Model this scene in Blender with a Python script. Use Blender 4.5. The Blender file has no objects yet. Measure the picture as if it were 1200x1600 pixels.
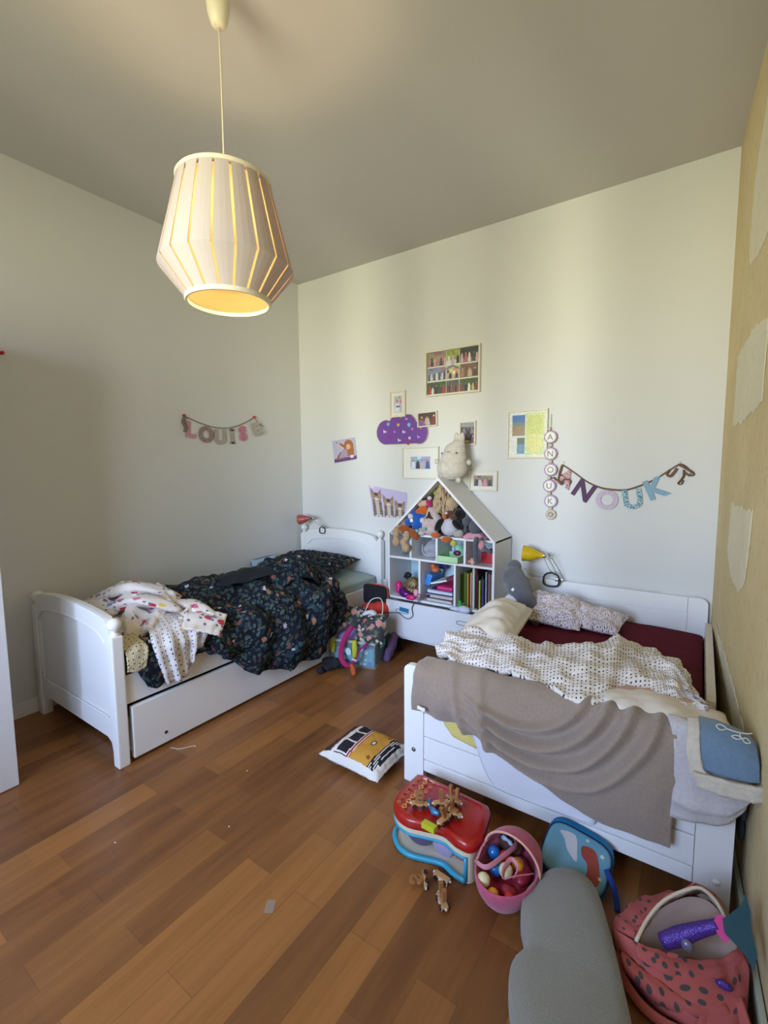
import bpy, bmesh, math, random
import numpy as np
from mathutils import Vector, Matrix
R = random.Random(7)
S = bpy.context.scene
COL = S.collection
PI = math.pi

# ------------------------------------------------------------------ camera
cam_d = bpy.data.cameras.new('camera'); cam = bpy.data.objects.new('camera', cam_d); COL.objects.link(cam)
S.camera = cam
cam_d.sensor_fit = 'VERTICAL'; cam_d.sensor_height = 36.0; cam_d.sensor_width = 27.0
cam_d.lens = 724.763 / 1600 * 36.0; cam_d.clip_start = 0.02
YA, PT, RO = 0.60063, -0.09732, -0.00573
fw = Vector((-math.sin(YA)*math.cos(PT), math.cos(YA)*math.cos(PT), math.sin(PT)))
rt = Vector((math.cos(YA), math.sin(YA), 0)); up = rt.cross(fw)
r2 = math.cos(RO)*rt + math.sin(RO)*up; u2 = -math.sin(RO)*rt + math.cos(RO)*up
cam.matrix_world = Matrix.Translation((3.232, -3.303, 1.450)) @ Matrix((r2, u2, -fw)).transposed().to_4x4()

# ------------------------------------------------------------------ light
S.view_settings.view_transform = 'Standard'; S.view_settings.look = 'None'
S.view_settings.gamma = 1.0; S.view_settings.use_curve_mapping = False
S.view_settings.exposure = 0.0
H = 3.157; RW = lambda y: 3.318 - 0.06*y        # ceiling height, x of the right wall at y
YF = -4.5                                        # the window wall behind the camera
WX0, WX1, WZ0, WZ1 = 1.25, 2.65, 0.75, 2.65

GAPS = ((0.0, .035, 1.6), (.16, .05, 1.2), (-.20, .05, 1.2), (.34, .07, 1.3))   # tan(azimuth), width, strength; the last added to brighten the wall's left
SUN = 20.5
def daylight():
    w = bpy.data.worlds.new('daylight'); S.world = w; w.use_nodes = True
    nt = w.node_tree; nt.nodes.clear()
    out = nt.nodes.new('ShaderNodeOutputWorld'); bg = nt.nodes.new('ShaderNodeBackground')
    tc = nt.nodes.new('ShaderNodeTexCoord'); sp = nt.nodes.new('ShaderNodeSeparateXYZ')
    mr = nt.nodes.new('ShaderNodeMapRange'); mr.inputs[1].default_value = -0.7; mr.inputs[2].default_value = 0.8
    cr = nt.nodes.new('ShaderNodeValToRGB'); e = cr.color_ramp.elements
    e[0].position = 0.10; e[0].color = (0.20, 0.20, 0.12, 1)       # lawn in the shade
    e[1].position = 1.0; e[1].color = (0.20, 0.28, 0.42, 1)        # zenith
    a = e.new(0.30); a.color = (0.90, 0.88, 0.62, 1)               # hedge in the sun
    a = e.new(0.42); a.color = (1.14, 1.12, 0.84, 1)
    a = e.new(0.50); a.color = (1.08, 1.18, 1.18, 1)               # bright haze
    a = e.new(0.58); a.color = (0.70, 0.92, 1.36, 1)               # blue sky
    a = e.new(0.78); a.color = (0.44, 0.60, 0.98, 1)
    L = nt.links
    L.new(tc.outputs['Generated'], sp.inputs[0]); L.new(sp.outputs[2], mr.inputs[0]); L.new(mr.outputs[0], cr.inputs[0])
    L.new(cr.outputs[0], bg.inputs[0]); L.new(bg.outputs[0], out.inputs[0])
    # bright lobes added to the sky as gaps between trees: narrow in azimuth, they draw soft upright bands on the wall
    def m(op, a, b=0.0):
        x = nt.nodes.new('ShaderNodeMath'); x.operation = op
        for i, v in enumerate((a, b)):
            if isinstance(v, (int, float)): x.inputs[i].default_value = v
            else: L.new(v, x.inputs[i])
        return x.outputs[0]
    az = m('DIVIDE', sp.outputs[0], m('MINIMUM', sp.outputs[1], -0.05)); tot = 0.55
    for c, wd, k in GAPS:
        d = m('DIVIDE', m('ADD', az, c), wd); tot = m('ADD', tot, m('MULTIPLY', m('EXPONENT', m('MULTIPLY', m('MULTIPLY', d, d), -1.0)), k))
    L.new(m('MULTIPLY', tot, SUN), bg.inputs[1])
    pd = bpy.data.lights.new('window_portal', 'AREA'); pd.shape = 'RECTANGLE'
    pd.size = WX1-WX0; pd.size_y = WZ1-WZ0; pd.cycles.is_portal = True
    p = bpy.data.objects.new('window_portal', pd); COL.objects.link(p)
    p.location = ((WX0+WX1)/2, YF-0.16, (WZ0+WZ1)/2); p.rotation_euler = (PI/2, 0, 0)
daylight()

# ------------------------------------------------------------------ material helpers
def lin(c):
    f = lambda v: v/12.92 if v <= 0.04045 else ((v+0.055)/1.055)**2.4
    return tuple(f(x/255) for x in c[:3]) + (1,)
MATS = {}
class N:
    def __init__(s, name):
        s.m = bpy.data.materials.new(name); s.m.use_nodes = True; s.nt = s.m.node_tree
        s.b = s.nt.nodes['Principled BSDF']; s.out = s.nt.nodes['Material Output']
    def n(s, t, **k):
        x = s.nt.nodes.new(t)
        for a, v in k.items(): setattr(x, a, v)
        return x
    def l(s, a, b): s.nt.links.new(a, b)
    def coord(s, kind='Object', scale=(1, 1, 1), rot=(0, 0, 0)):
        tc = s.n('ShaderNodeTexCoord'); mp = s.n('ShaderNodeMapping')
        mp.inputs['Scale'].default_value = scale; mp.inputs['Rotation'].default_value = rot
        s.l(tc.outputs[kind], mp.inputs[0]); return mp.outputs[0]
    def noise(s, co, scale, detail=3, rough=.5):
        x = s.n('ShaderNodeTexNoise'); x.inputs['Scale'].default_value = scale
        x.inputs['Detail'].default_value = detail; x.inputs['Roughness'].default_value = rough
        s.l(co, x.inputs[0]); return x.outputs[0]
    def vor(s, co, scale, rnd=1.0, dim='2D'):
        x = s.n('ShaderNodeTexVoronoi', voronoi_dimensions=dim); x.inputs['Scale'].default_value = scale
        x.inputs['Randomness'].default_value = rnd; s.l(co, x.inputs['Vector']); return x.outputs['Distance'], x.outputs['Color']
    def warp(s, co, amt, scale):
        x = s.n('ShaderNodeTexNoise'); x.inputs['Scale'].default_value = scale; x.inputs['Detail'].default_value = 2; s.l(co, x.inputs[0])
        v = s.n('ShaderNodeVectorMath', operation='SCALE'); v.inputs['Scale'].default_value = amt; s.l(x.outputs['Color'], v.inputs[0])
        a = s.n('ShaderNodeVectorMath', operation='ADD'); s.l(co, a.inputs[0]); s.l(v.outputs[0], a.inputs[1]); return a.outputs[0]
    def ramp(s, fac, stops, interp='LINEAR'):
        x = s.n('ShaderNodeValToRGB'); x.color_ramp.interpolation = interp; e = x.color_ramp.elements
        while len(e) < len(stops): e.new(0.5)
        for i, (p, c) in enumerate(stops): e[i].position = p; e[i].color = c if len(c) == 4 else lin(c)
        s.l(fac, x.inputs[0]); return x.outputs[0]
    def mix(s, fac, a, b, blend='MIX'):
        x = s.n('ShaderNodeMix', data_type='RGBA', blend_type=blend)
        for sock, v in ((x.inputs[0], fac), (x.inputs[6], a), (x.inputs[7], b)):
            if isinstance(v, (int, float)): sock.default_value = v
            elif isinstance(v, tuple): sock.default_value = v if len(v) == 4 else lin(v)
            else: s.l(v, sock)
        return x.outputs[2]
    def math(s, op, a, b=0.0, c=None):
        x = s.n('ShaderNodeMath', operation=op)
        for i, v in enumerate((a, b) if c is None else (a, b, c)):
            if isinstance(v, (int, float)): x.inputs[i].default_value = v
            else: s.l(v, x.inputs[i])
        return x.outputs[0]
    def bump(s, h, strength=.3, dist=.01):
        x = s.n('ShaderNodeBump'); x.inputs['Strength'].default_value = strength; x.inputs['Distance'].default_value = dist
        s.l(h, x.inputs['Height']); s.l(x.outputs[0], s.b.inputs['Normal'])
    def base(s, c):
        if isinstance(c, tuple): s.b.inputs['Base Color'].default_value = c if len(c) == 4 else lin(c)
        else: s.l(c, s.b.inputs['Base Color'])
def mat(name, c, rough=.5, metal=0, spec=.5, bump=0, bscale=60, var=0, coat=0, sheen=0, trans=0, alpha=1, emit=None, es=0, kind='Object'):
    if name in MATS: return MATS[name]
    s = N(name); s.b.inputs['Roughness'].default_value = rough; s.b.inputs['Metallic'].default_value = metal
    s.b.inputs['Specular IOR Level'].default_value = spec; s.b.inputs['Coat Weight'].default_value = coat
    s.b.inputs['Sheen Weight'].default_value = sheen; s.b.inputs['Transmission Weight'].default_value = trans
    s.b.inputs['Alpha'].default_value = alpha
    s.base(c)
    co = s.coord(kind)
    if var:
        n = s.noise(co, 6, 3); s.base(s.mix(s.math('MULTIPLY', n, var), c, tuple(x*.7 for x in c)))
    if bump: s.bump(s.noise(co, bscale, 3), bump, .004)
    if emit: s.b.inputs['Emission Color'].default_value = lin(emit); s.b.inputs['Emission Strength'].default_value = es
    MATS[name] = s.m; return s.m
def attr_mat(name='painted_print', rough=.55, bump=0, spec=.4):
    if name in MATS: return MATS[name]
    s = N(name); a = s.n('ShaderNodeVertexColor'); a.layer_name = 'Col'
    s.l(a.outputs[0], s.b.inputs['Base Color']); s.b.inputs['Roughness'].default_value = rough
    s.b.inputs['Specular IOR Level'].default_value = spec
    if bump: s.bump(s.noise(s.coord('Object'), 250, 2), bump, .002)
    MATS[name] = s.m; return s.m

# ------------------------------------------------------------------ object helpers
MW = {}
def wm(o): return MW.get(o.name, Matrix.Identity(4))
def thing(name, label, cat, loc=(0, 0, 0), rotz=0, group=None, rot=None):
    o = bpy.data.objects.new(name, None); COL.objects.link(o); o.empty_display_size = .05
    o.location = loc; o.rotation_euler = rot if rot else (0, 0, rotz)
    o['label'] = label; o['category'] = cat
    if group: o['group'] = group
    MW[o.name] = Matrix.Translation(loc) @ o.rotation_euler.to_matrix().to_4x4()
    return o
def tag(o, label, cat, group=None, kind=None):
    o['label'] = label; o['category'] = cat
    if group: o['group'] = group
    if kind: o['kind'] = kind
    return o
def obj(name, V, F, m, parent=None, local=False, smooth=False, uv=None, col=None, mids=None, label=None, auto=None):
    """one mesh object; V in world coordinates unless local"""
    V = np.asarray(V, float)
    me = bpy.data.meshes.new(name)
    if parent is not None and not local:
        inv = np.array(wm(parent).inverted()); V = V @ inv[:3, :3].T + inv[:3, 3]
    org = np.zeros(3)
    if parent is None:
        org = (V.min(0)+V.max(0))/2; org[2] = V[:, 2].min(); V = V - org
    me.from_pydata([tuple(v) for v in V], [], [tuple(int(i) for i in f) for f in F])
    for x in (m if isinstance(m, (list, tuple)) else [m]): me.materials.append(x)
    if mids is not None: me.polygons.foreach_set('material_index', np.asarray(mids, dtype=np.int32))
    if smooth: me.polygons.foreach_set('use_smooth', np.ones(len(me.polygons), dtype=bool))
    if uv is not None:
        ul = me.uv_layers.new(name='UVMap'); li = np.zeros(len(me.loops), dtype=np.int32); me.loops.foreach_get('vertex_index', li)
        ul.data.foreach_set('uv', np.asarray(uv, dtype=np.float32)[li].ravel())
    if col is not None:
        ca = me.color_attributes.new('Col', 'FLOAT_COLOR', 'CORNER')
        c = np.asarray(col, dtype=np.float32); ls = np.zeros(len(me.polygons), dtype=np.int32); me.polygons.foreach_get('loop_total', ls)
        ca.data.foreach_set('color', np.repeat(c, ls, axis=0).ravel())
    me.update()
    if auto and not smooth: pass
    o = bpy.data.objects.new(name, me); COL.objects.link(o); o.location = org
    if parent is not None: o.parent = parent; MW[o.name] = wm(parent).copy()
    else: MW[o.name] = Matrix.Translation(Vector(org))
    if label: o['label'] = label
    return o
class MB:
    """collects shapes into one mesh"""
    def __init__(s): s.V = []; s.F = []; s.I = []; s.mi = 0
    def add(s, V, F):
        k = len(s.V); s.V += [tuple(v) for v in V]; s.F += [tuple(i+k for i in f) for f in F]; s.I += [s.mi]*len(F); return s
    def box(s, a, b, bev=0.0, rot=None, piv=None):
        bm = bmesh.new(); bmesh.ops.create_cube(bm, size=1)
        a = Vector(a); b = Vector(b); c = (a+b)/2; d = b-a
        for v in bm.verts: v.co = Vector((v.co.x*d.x, v.co.y*d.y, v.co.z*d.z))
        if bev > 0: bmesh.ops.bevel(bm, geom=bm.edges[:], offset=min(bev, min(abs(x) for x in d)*.45), segments=2, affect='EDGES', profile=.6)
        M = Matrix.Translation(c)
        if rot is not None:
            Rm = rot if isinstance(rot, Matrix) else Matrix.Rotation(rot, 4, 'Z')
            p = Vector(piv) if piv is not None else c
            M = Matrix.Translation(p) @ Rm.to_4x4() @ Matrix.Translation(c-p)
        bm.transform(M); bm.verts.ensure_lookup_table()
        s.add([v.co[:] for v in bm.verts], [[v.index for v in f.verts] for f in bm.faces]); bm.free(); return s
    def lathe(s, prof, c=(0, 0, 0), n=24, M=None, cap=True):
        """prof: list of (radius, z)"""
        V = []; F = []
        for r, z in prof:
            for i in range(n):
                t = 2*PI*i/n; V.append(Vector((r*math.cos(t), r*math.sin(t), z)))
        for j in range(len(prof)-1):
            for i in range(n): F.append((j*n+i, j*n+(i+1) % n, (j+1)*n+(i+1) % n, (j+1)*n+i))
        if cap: F.append(tuple(range(n-1, -1, -1))); F.append(tuple((len(prof)-1)*n+i for i in range(n)))
        M = Matrix.Translation(c) @ (M.to_4x4() if M is not None else Matrix.Identity(4))
        return s.add([M @ v for v in V], F)
    def ball(s, c, r, n=16, sc=(1, 1, 1), M=None):
        V = []; F = []; m = n//2
        V.append(Vector((0, 0, r*sc[2])))
        for j in range(1, m):
            a = PI*j/m
            for i in range(n):
                t = 2*PI*i/n; V.append(Vector((r*sc[0]*math.sin(a)*math.cos(t), r*sc[1]*math.sin(a)*math.sin(t), r*sc[2]*math.cos(a))))
        V.append(Vector((0, 0, -r*sc[2])))
        for i in range(n): F.append((0, 1+i, 1+(i+1) % n))
        for j in range(m-2):
            for i in range(n): F.append((1+j*n+i, 1+(j+1)*n+i, 1+(j+1)*n+(i+1) % n, 1+j*n+(i+1) % n))
        l = len(V)-1
        for i in range(n): F.append((l, 1+(m-2)*n+(i+1) % n, 1+(m-2)*n+i))
        T = Matrix.Translation(c) @ (M.to_4x4() if M is not None else Matrix.Identity(4))
        return s.add([T @ v for v in V], F)
    def tube(s, pts, r, n=8, closed=False, sm=4, flat=1.0):
        P = cr_curve(np.array(pts, float), sm, closed) if sm > 1 else np.array(pts, float)
        k = len(P); V = []; F = []; prev = None
        rr = np.full(k, r) if np.isscalar(r) else np.interp(np.linspace(0, 1, k), np.linspace(0, 1, len(r)), r)
        for j in range(k):
            a = P[(j-1) % k] if (closed or j > 0) else P[j]; b = P[(j+1) % k] if (closed or j < k-1) else P[j]
            t = Vector(b-a); t.normalize()
            if prev is None: u = t.orthogonal().normalized()
            else: u = (prev - t*prev.dot(t)).normalized()
            prev = u; w = t.cross(u)
            for i in range(n):
                an = 2*PI*i/n; V.append(Vector(P[j]) + float(rr[j])*(math.cos(an)*u + flat*math.sin(an)*w))
        for j in range(k if closed else k-1):
            for i in range(n): F.append((j*n+i, j*n+(i+1) % n, ((j+1) % k)*n+(i+1) % n, ((j+1) % k)*n+i))
        if not closed: F.append(tuple(range(n-1, -1, -1))); F.append(tuple((k-1)*n+i for i in range(n)))
        return s.add(V, F)
    def prism(s, poly, a, b, axis='y', bev=0):
        """poly in the plane normal to axis, extruded from a to b"""
        n = len(poly)
        def P(p, t): return {'y': (p[0], t, p[1]), 'x': (t, p[0], p[1]), 'z': (p[0], p[1], t)}[axis]
        V = [P(p, a) for p in poly] + [P(p, b) for p in poly]
        F = [tuple(range(n)), tuple(range(2*n-1, n-1, -1))] + [(i, i+n, (i+1) % n+n, (i+1) % n) for i in range(n)]
        return s.add(V, F)
    def build(s, name, m, parent=None, smooth=False, local=False, label=None, fix=True, **k):
        o = obj(name, s.V, s.F, m, parent, local=local, smooth=smooth, label=label, mids=s.I if isinstance(m, (list, tuple)) else None, **k)
        if fix:
            bm = bmesh.new(); bm.from_mesh(o.data); bmesh.ops.recalc_face_normals(bm, faces=bm.faces[:])
            if not smooth:
                for e in bm.edges: pass
            bm.to_mesh(o.data); bm.free()
        return o
def shade(o, ang=35):
    """smooth shading with sharp edges above ang degrees"""
    me = o.data; bm = bmesh.new(); bm.from_mesh(me)
    for f in bm.faces: f.smooth = True
    for e in bm.edges:
        if len(e.link_faces) == 2 and e.calc_face_angle(0) > math.radians(ang): e.smooth = False
    bm.to_mesh(me); bm.free(); return o
def cr_curve(P, sub, closed=False):
    n = len(P); out = []
    rng = range(n) if closed else range(n-1)
    for i in rng:
        p0 = P[(i-1) % n] if closed or i > 0 else 2*P[0]-P[1]; p1 = P[i]; p2 = P[(i+1) % n]
        p3 = P[(i+2) % n] if closed or i+2 < n else 2*P[-1]-P[-2]
        for k in range(sub):
            t = k/sub
            out.append(.5*((2*p1)+(-p0+p2)*t+(2*p0-5*p1+4*p2-p3)*t*t+(-p0+3*p1-3*p2+p3)*t**3))
    if not closed: out.append(P[-1])
    return np.array(out)
def waves(P, scale, seed, octv=3, per=.55):
    """smooth pseudo noise, P (...,2 or 3)"""
    r = np.random.RandomState(seed); out = 0; a = 1; f = 1/scale
    for _ in range(octv):
        for _ in range(4):
            d = r.normal(size=P.shape[-1]); d /= np.linalg.norm(d)
            out = out + a*np.sin((P @ d)*f*2*PI*r.uniform(.7, 1.3) + r.uniform(0, 6.28))/4
        a *= per; f *= 2
    return out
def cr_grid(C, su, sv):
    """C (rows, cols, 3) control net -> dense Catmull-Rom surface"""
    A = np.array([cr_curve(row, su) for row in C]); B = np.array([cr_curve(A[:, j], sv) for j in range(A.shape[1])])
    return np.transpose(B, (1, 0, 2))
def cloth(name, C, m, parent=None, su=8, sv=8, thick=.012, amp=.008, scale=.12, seed=1, fold=None, label=None, floor=None, shape=None, edge=0.0):
    """a closed sheet of cloth lofted over a control net, with wrinkles"""
    G = cr_grid(np.array(C, float), su, sv); nv, nu = G.shape[:2]
    du = np.gradient(G, axis=1); dv = np.gradient(G, axis=0); Nn = np.cross(du, dv); Nn /= np.linalg.norm(Nn, axis=2, keepdims=True)+1e-9
    if Nn[..., 2].mean() < 0 and abs(Nn[..., 2].mean()) > .1: Nn = -Nn
    L = np.concatenate([[0], np.cumsum(np.linalg.norm(np.diff(G, axis=1), axis=2).mean(0))])
    W = np.concatenate([[0], np.cumsum(np.linalg.norm(np.diff(G, axis=0), axis=2).mean(1))])
    UV = np.stack(np.meshgrid(L, W), -1)
    d = amp*waves(UV, scale, seed)
    if fold is not None: d = d + fold(UV[..., 0]/L[-1], UV[..., 1]/W[-1], UV)
    if edge:   # scalloped hem
        G = G + 0
    G = G + Nn*d[..., None]
    du = np.gradient(G, axis=1); dv = np.gradient(G, axis=0); N2 = np.cross(du, dv); N2 /= np.linalg.norm(N2, axis=2, keepdims=True)+1e-9
    if (N2*Nn).sum() < 0: N2 = -N2
    T = np.full((nv, nu), thick); B = G - N2*T[..., None]
    if floor is not None: G[..., 2] = np.maximum(G[..., 2], floor+thick); B[..., 2] = np.maximum(B[..., 2], floor)
    V = np.concatenate([G.reshape(-1, 3), B.reshape(-1, 3)]); k = nu*nv; F = []
    I = lambda i, j: i*nu+j
    for i in range(nv-1):
        for j in range(nu-1):
            F.append((I(i, j), I(i, j+1), I(i+1, j+1), I(i+1, j))); F.append((k+I(i, j), k+I(i+1, j), k+I(i+1, j+1), k+I(i, j+1)))
    for j in range(nu-1):
        F.append((I(0, j), k+I(0, j), k+I(0, j+1), I(0, j+1))); F.append((I(nv-1, j), I(nv-1, j+1), k+I(nv-1, j+1), k+I(nv-1, j)))
    for i in range(nv-1):
        F.append((I(i, 0), I(i+1, 0), k+I(i+1, 0), k+I(i, 0))); F.append((I(i, nu-1), k+I(i, nu-1), k+I(i+1, nu-1), I(i+1, nu-1)))
    uv = np.concatenate([UV.reshape(-1, 2)]*2)
    o = obj(name, V, F, m, parent, smooth=True, uv=uv, label=label)
    bm = bmesh.new(); bm.from_mesh(o.data); bmesh.ops.recalc_face_normals(bm, faces=bm.faces[:]); bm.to_mesh(o.data); bm.free()
    return o
def pillow(name, w, h, t, m, parent=None, M=None, n=36, amp=.006, seed=1, horn=.03, label=None, paint=None, sag=0, pw=2.6):
    """stuffed pillow w x h, thickness t, placed by matrix M (world)"""
    u = np.linspace(-1, 1, n); X, Y = np.meshgrid(u, u)
    e = (1-np.abs(X)**pw)*(1-np.abs(Y)**pw); z = t/2*np.clip(e, 0, 1)**.55
    cx = w/2*X*(1-horn*(1-Y**2)**1.0*np.abs(X)**2*2); cy = h/2*Y*(1-horn*(1-X**2)*np.abs(Y)**2*2)
    UV = np.stack([X*w/2, Y*h/2], -1)
    wv = waves(UV, .13, seed)*amp*(e**.3); wv2 = waves(UV, .13, seed+9)*amp*(e**.3)
    rad = .012*waves(UV, .05, seed+5, 2)*(1-e**.5)
    top = np.stack([cx, cy, z+wv+rad*.5-sag*(X**2+Y**2)*.5], -1); bot = np.stack([cx, cy, -z*.8+wv2*.3+rad*.5-sag*(X**2+Y**2)*.5], -1)
    V = np.concatenate([top.reshape(-1, 3), bot.reshape(-1, 3)]); k = n*n; F = []; C = []
    for i in range(n-1):
        for j in range(n-1):
            a = i*n+j; F.append((a, a+1, a+n+1, a+n)); F.append((k+a, k+a+n, k+a+n+1, k+a+1))
            if paint is not None: c = paint((u[j]+u[j+1])/2, (u[i]+u[i+1])/2); C += [c, (.8, .8, .78, 1)]
    for q in range(n-1):
        for a, b in ((q, q+1), (k-n+q+1, k-n+q), ((q+1)*n, q*n), (q*n+n-1, (q+1)*n+n-1)):
            F.append((b, a, a+k, b+k)); C.append((.8, .8, .78, 1))
    if M is not None: V = V @ np.array(M)[:3, :3].T + np.array(M)[:3, 3]
    return obj(name, V, F, m, parent, smooth=True, uv=np.concatenate([UV.reshape(-1, 2)]*2), label=label, col=C if paint is not None else None)
def blob(name, parts, m, parent=None, vox=.008, smooth=3, label=None, local=False):
    """ellipsoids ((cx,cy,cz),(rx,ry,rz)[,euler]) melted into one continuous skin"""
    b = MB()
    for p in parts:
        Mx = None
        if len(p) > 2: from mathutils import Euler; Mx = Euler(p[2]).to_matrix()
        b.ball(p[0], 1, 16, p[1], Mx)
    o = b.build(name, m, parent, smooth=True, label=label, local=local)
    md = o.modifiers.new('skin', 'REMESH'); md.mode = 'VOXEL'; md.voxel_size = vox; md.use_smooth_shade = True
    if smooth: sm = o.modifiers.new('soften', 'SMOOTH'); sm.iterations = smooth; sm.factor = .6
    return o
def frame_M(loc, x, z):
    """matrix at loc with local x along x and local z near z"""
    x = Vector(x).normalized(); z = Vector(z); y = z.cross(x).normalized(); z = x.cross(y)
    return Matrix.Translation(loc) @ Matrix((x, y, z)).transposed().to_4x4()
def copy_tree(o, loc=None, rot=None, label=None, parent=None):
    c = o.copy(); COL.objects.link(c); c.parent = parent
    if parent is None:
        if loc is not None: c.location = loc
        if rot is not None: c.rotation_euler = rot
        if label: c['label'] = label
    for ch in [k for k in list(COL.objects) if k.parent == o and k is not c]: copy_tree(ch, parent=c)
    return c
def letter(ch, size, ext, bold=0.0):
    """mesh verts and faces of an extruded character, centred, in the xz plane"""
    cu = bpy.data.curves.new('t', 'FONT'); cu.body = ch; cu.size = size; cu.extrude = ext/2; cu.offset = bold; cu.align_x = 'CENTER'; cu.resolution_u = 4
    o = bpy.data.objects.new('t', cu); COL.objects.link(o); dg = bpy.context.evaluated_depsgraph_get(); dg.update()
    me = bpy.data.meshes.new_from_object(o.evaluated_get(dg)); V = np.array([v.co[:] for v in me.vertices]); F = [list(p.vertices) for p in me.polygons]
    bpy.data.objects.remove(o); bpy.data.meshes.remove(me)
    V[:, 1] -= (V[:, 1].min()+V[:, 1].max())/2; V[:, 0] -= (V[:, 0].min()+V[:, 0].max())/2
    return np.stack([V[:, 0], -V[:, 2], V[:, 1]], -1), F
def paint_fn(shapes, base):
    """list of flat coloured shapes in the unit square -> vectorised colour lookup"""
    def f(U, Vv):
        out = np.zeros(U.shape+(4,)); out[:] = lin(base)
        for s in shapes:
            k = s[0]
            if k == 'r': m = (U >= s[1]) & (U <= s[3]) & (Vv >= s[2]) & (Vv <= s[4])
            elif k == 'e': m = ((U-s[1])/s[3])**2+((Vv-s[2])/s[4])**2 <= 1
            elif k == 'p':
                P = s[1]; m = np.zeros(U.shape, bool); n = len(P)
                for i in range(n):
                    x1, y1 = P[i]; x2, y2 = P[(i+1) % n]
                    c = ((y1 > Vv) != (y2 > Vv)); xs = (x2-x1)*(Vv-y1)/((y2-y1) if y2 != y1 else 1e-9)+x1; m ^= (c & (U < xs))
            out[m] = lin(s[-1])
        return out
    return f
def print_grid(nx, ny, fn, P0, X, Z):
    """grid of coloured faces from P0 along vectors X, Z (outer facing = X x Z)"""
    P0, X, Z = map(np.array, (P0, X, Z)); V = [P0+X*i/nx+Z*j/ny for j in range(ny+1) for i in range(nx+1)]
    F = [(j*(nx+1)+i, j*(nx+1)+i+1, (j+1)*(nx+1)+i+1, (j+1)*(nx+1)+i) for j in range(ny) for i in range(nx)]
    U, W = np.meshgrid((np.arange(nx)+.5)/nx, (np.arange(ny)+.5)/ny)
    return V, F, fn(U, W).reshape(-1, 4)
def struct(o, kind='structure'): o['kind'] = kind; return o

# ------------------------------------------------------------------ shared materials
white_lacquer = mat('white_lacquer', (236, 235, 232), .38, spec=.4)
white_board = mat('white_board', (225, 225, 226), .45)
cream_frame = mat('cream_frame', (222, 214, 196), .45)
chrome = mat('chrome', (190, 190, 192), .25, metal=1)
black_plastic = mat('black_plastic', (24, 24, 30), .4)
paper_white = mat('paper_white', (235, 232, 224), .7)
def wall_paint(name, c, b=.12):
    s = N(name); s.b.inputs['Roughness'].default_value = .75; s.b.inputs['Specular IOR Level'].default_value = .25
    co = s.coord(); s.base(s.mix(s.noise(co, 1.3, 4), c, tuple(x*.965 for x in c))); s.bump(s.noise(co, 160, 3), b, .002); return s.m
paint_white = wall_paint('white_wall_paint', (222, 222, 219))
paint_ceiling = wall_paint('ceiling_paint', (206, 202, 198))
def parquet():
    s = N('oak_parquet'); co = s.coord('Object', rot=(0, 0, PI/2))
    def brick(a, b, off, w, h, mort):
        x = s.n('ShaderNodeTexBrick'); x.offset = off; x.inputs['Color1'].default_value = lin(a); x.inputs['Color2'].default_value = lin(b)
        x.inputs['Mortar'].default_value = lin((52, 28, 12)); x.inputs['Scale'].default_value = 1; x.inputs['Mortar Size'].default_value = mort
        x.inputs['Brick Width'].default_value = w; x.inputs['Row Height'].default_value = h; x.inputs['Mortar Smooth'].default_value = .3
        s.l(co, x.inputs[0]); return x
    A = brick((184, 128, 68), (116, 70, 34), .37, .62, .122, .0008)
    B = brick((255, 240, 214), (205, 190, 178), .61, .46, .061*2, 0)
    c = s.mix(.75, A.outputs[0], B.outputs[0], 'MULTIPLY')
    g = s.coord('Object', scale=(34, 1.6, 1)); n = s.noise(g, 1.6, 5, .62)
    c = s.mix(s.math('MULTIPLY', n, .62), c, (78, 40, 16))
    g2 = s.coord('Object', scale=(9, 1, 1)); n2 = s.noise(g2, 2.1, 3)
    c = s.mix(s.math('MULTIPLY', s.math('POWER', n2, 2.0), .7), c, (188, 122, 60))
    d = s.noise(s.coord(), 1.1, 3); c = s.mix(s.math('MULTIPLY', d, .18), c, (128, 104, 84))
    s.base(c); s.b.inputs['Roughness'].default_value = .34
    rr = s.math('ADD', s.math('MULTIPLY', s.noise(s.coord(), 9, 4), .22), .26); s.l(rr, s.b.inputs['Roughness'])
    s.bump(s.math('ADD', s.math('MULTIPLY', A.outputs['Fac'], -1.0), s.math('MULTIPLY', n, .15)), .25, .002); return s.m
def old_plaster(name, a, b, c3):
    s = N(name); s.b.inputs['Roughness'].default_value = .9; s.b.inputs['Specular IOR Level'].default_value = .15; co = s.coord()
    c = s.mix(s.ramp(s.noise(co, 1.7, 6, .6), [(.35, (0, 0, 0, 1)), (.65, (1, 1, 1, 1))]), a, b)
    c = s.mix(s.math('MULTIPLY', s.ramp(s.noise(co, 24, 5, .7), [(.52, (0, 0, 0, 1)), (.7, (1, 1, 1, 1))]), .45), c, c3)
    s.base(c); s.bump(s.noise(co, 45, 5, .65), .45, .006); return s.m

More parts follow.
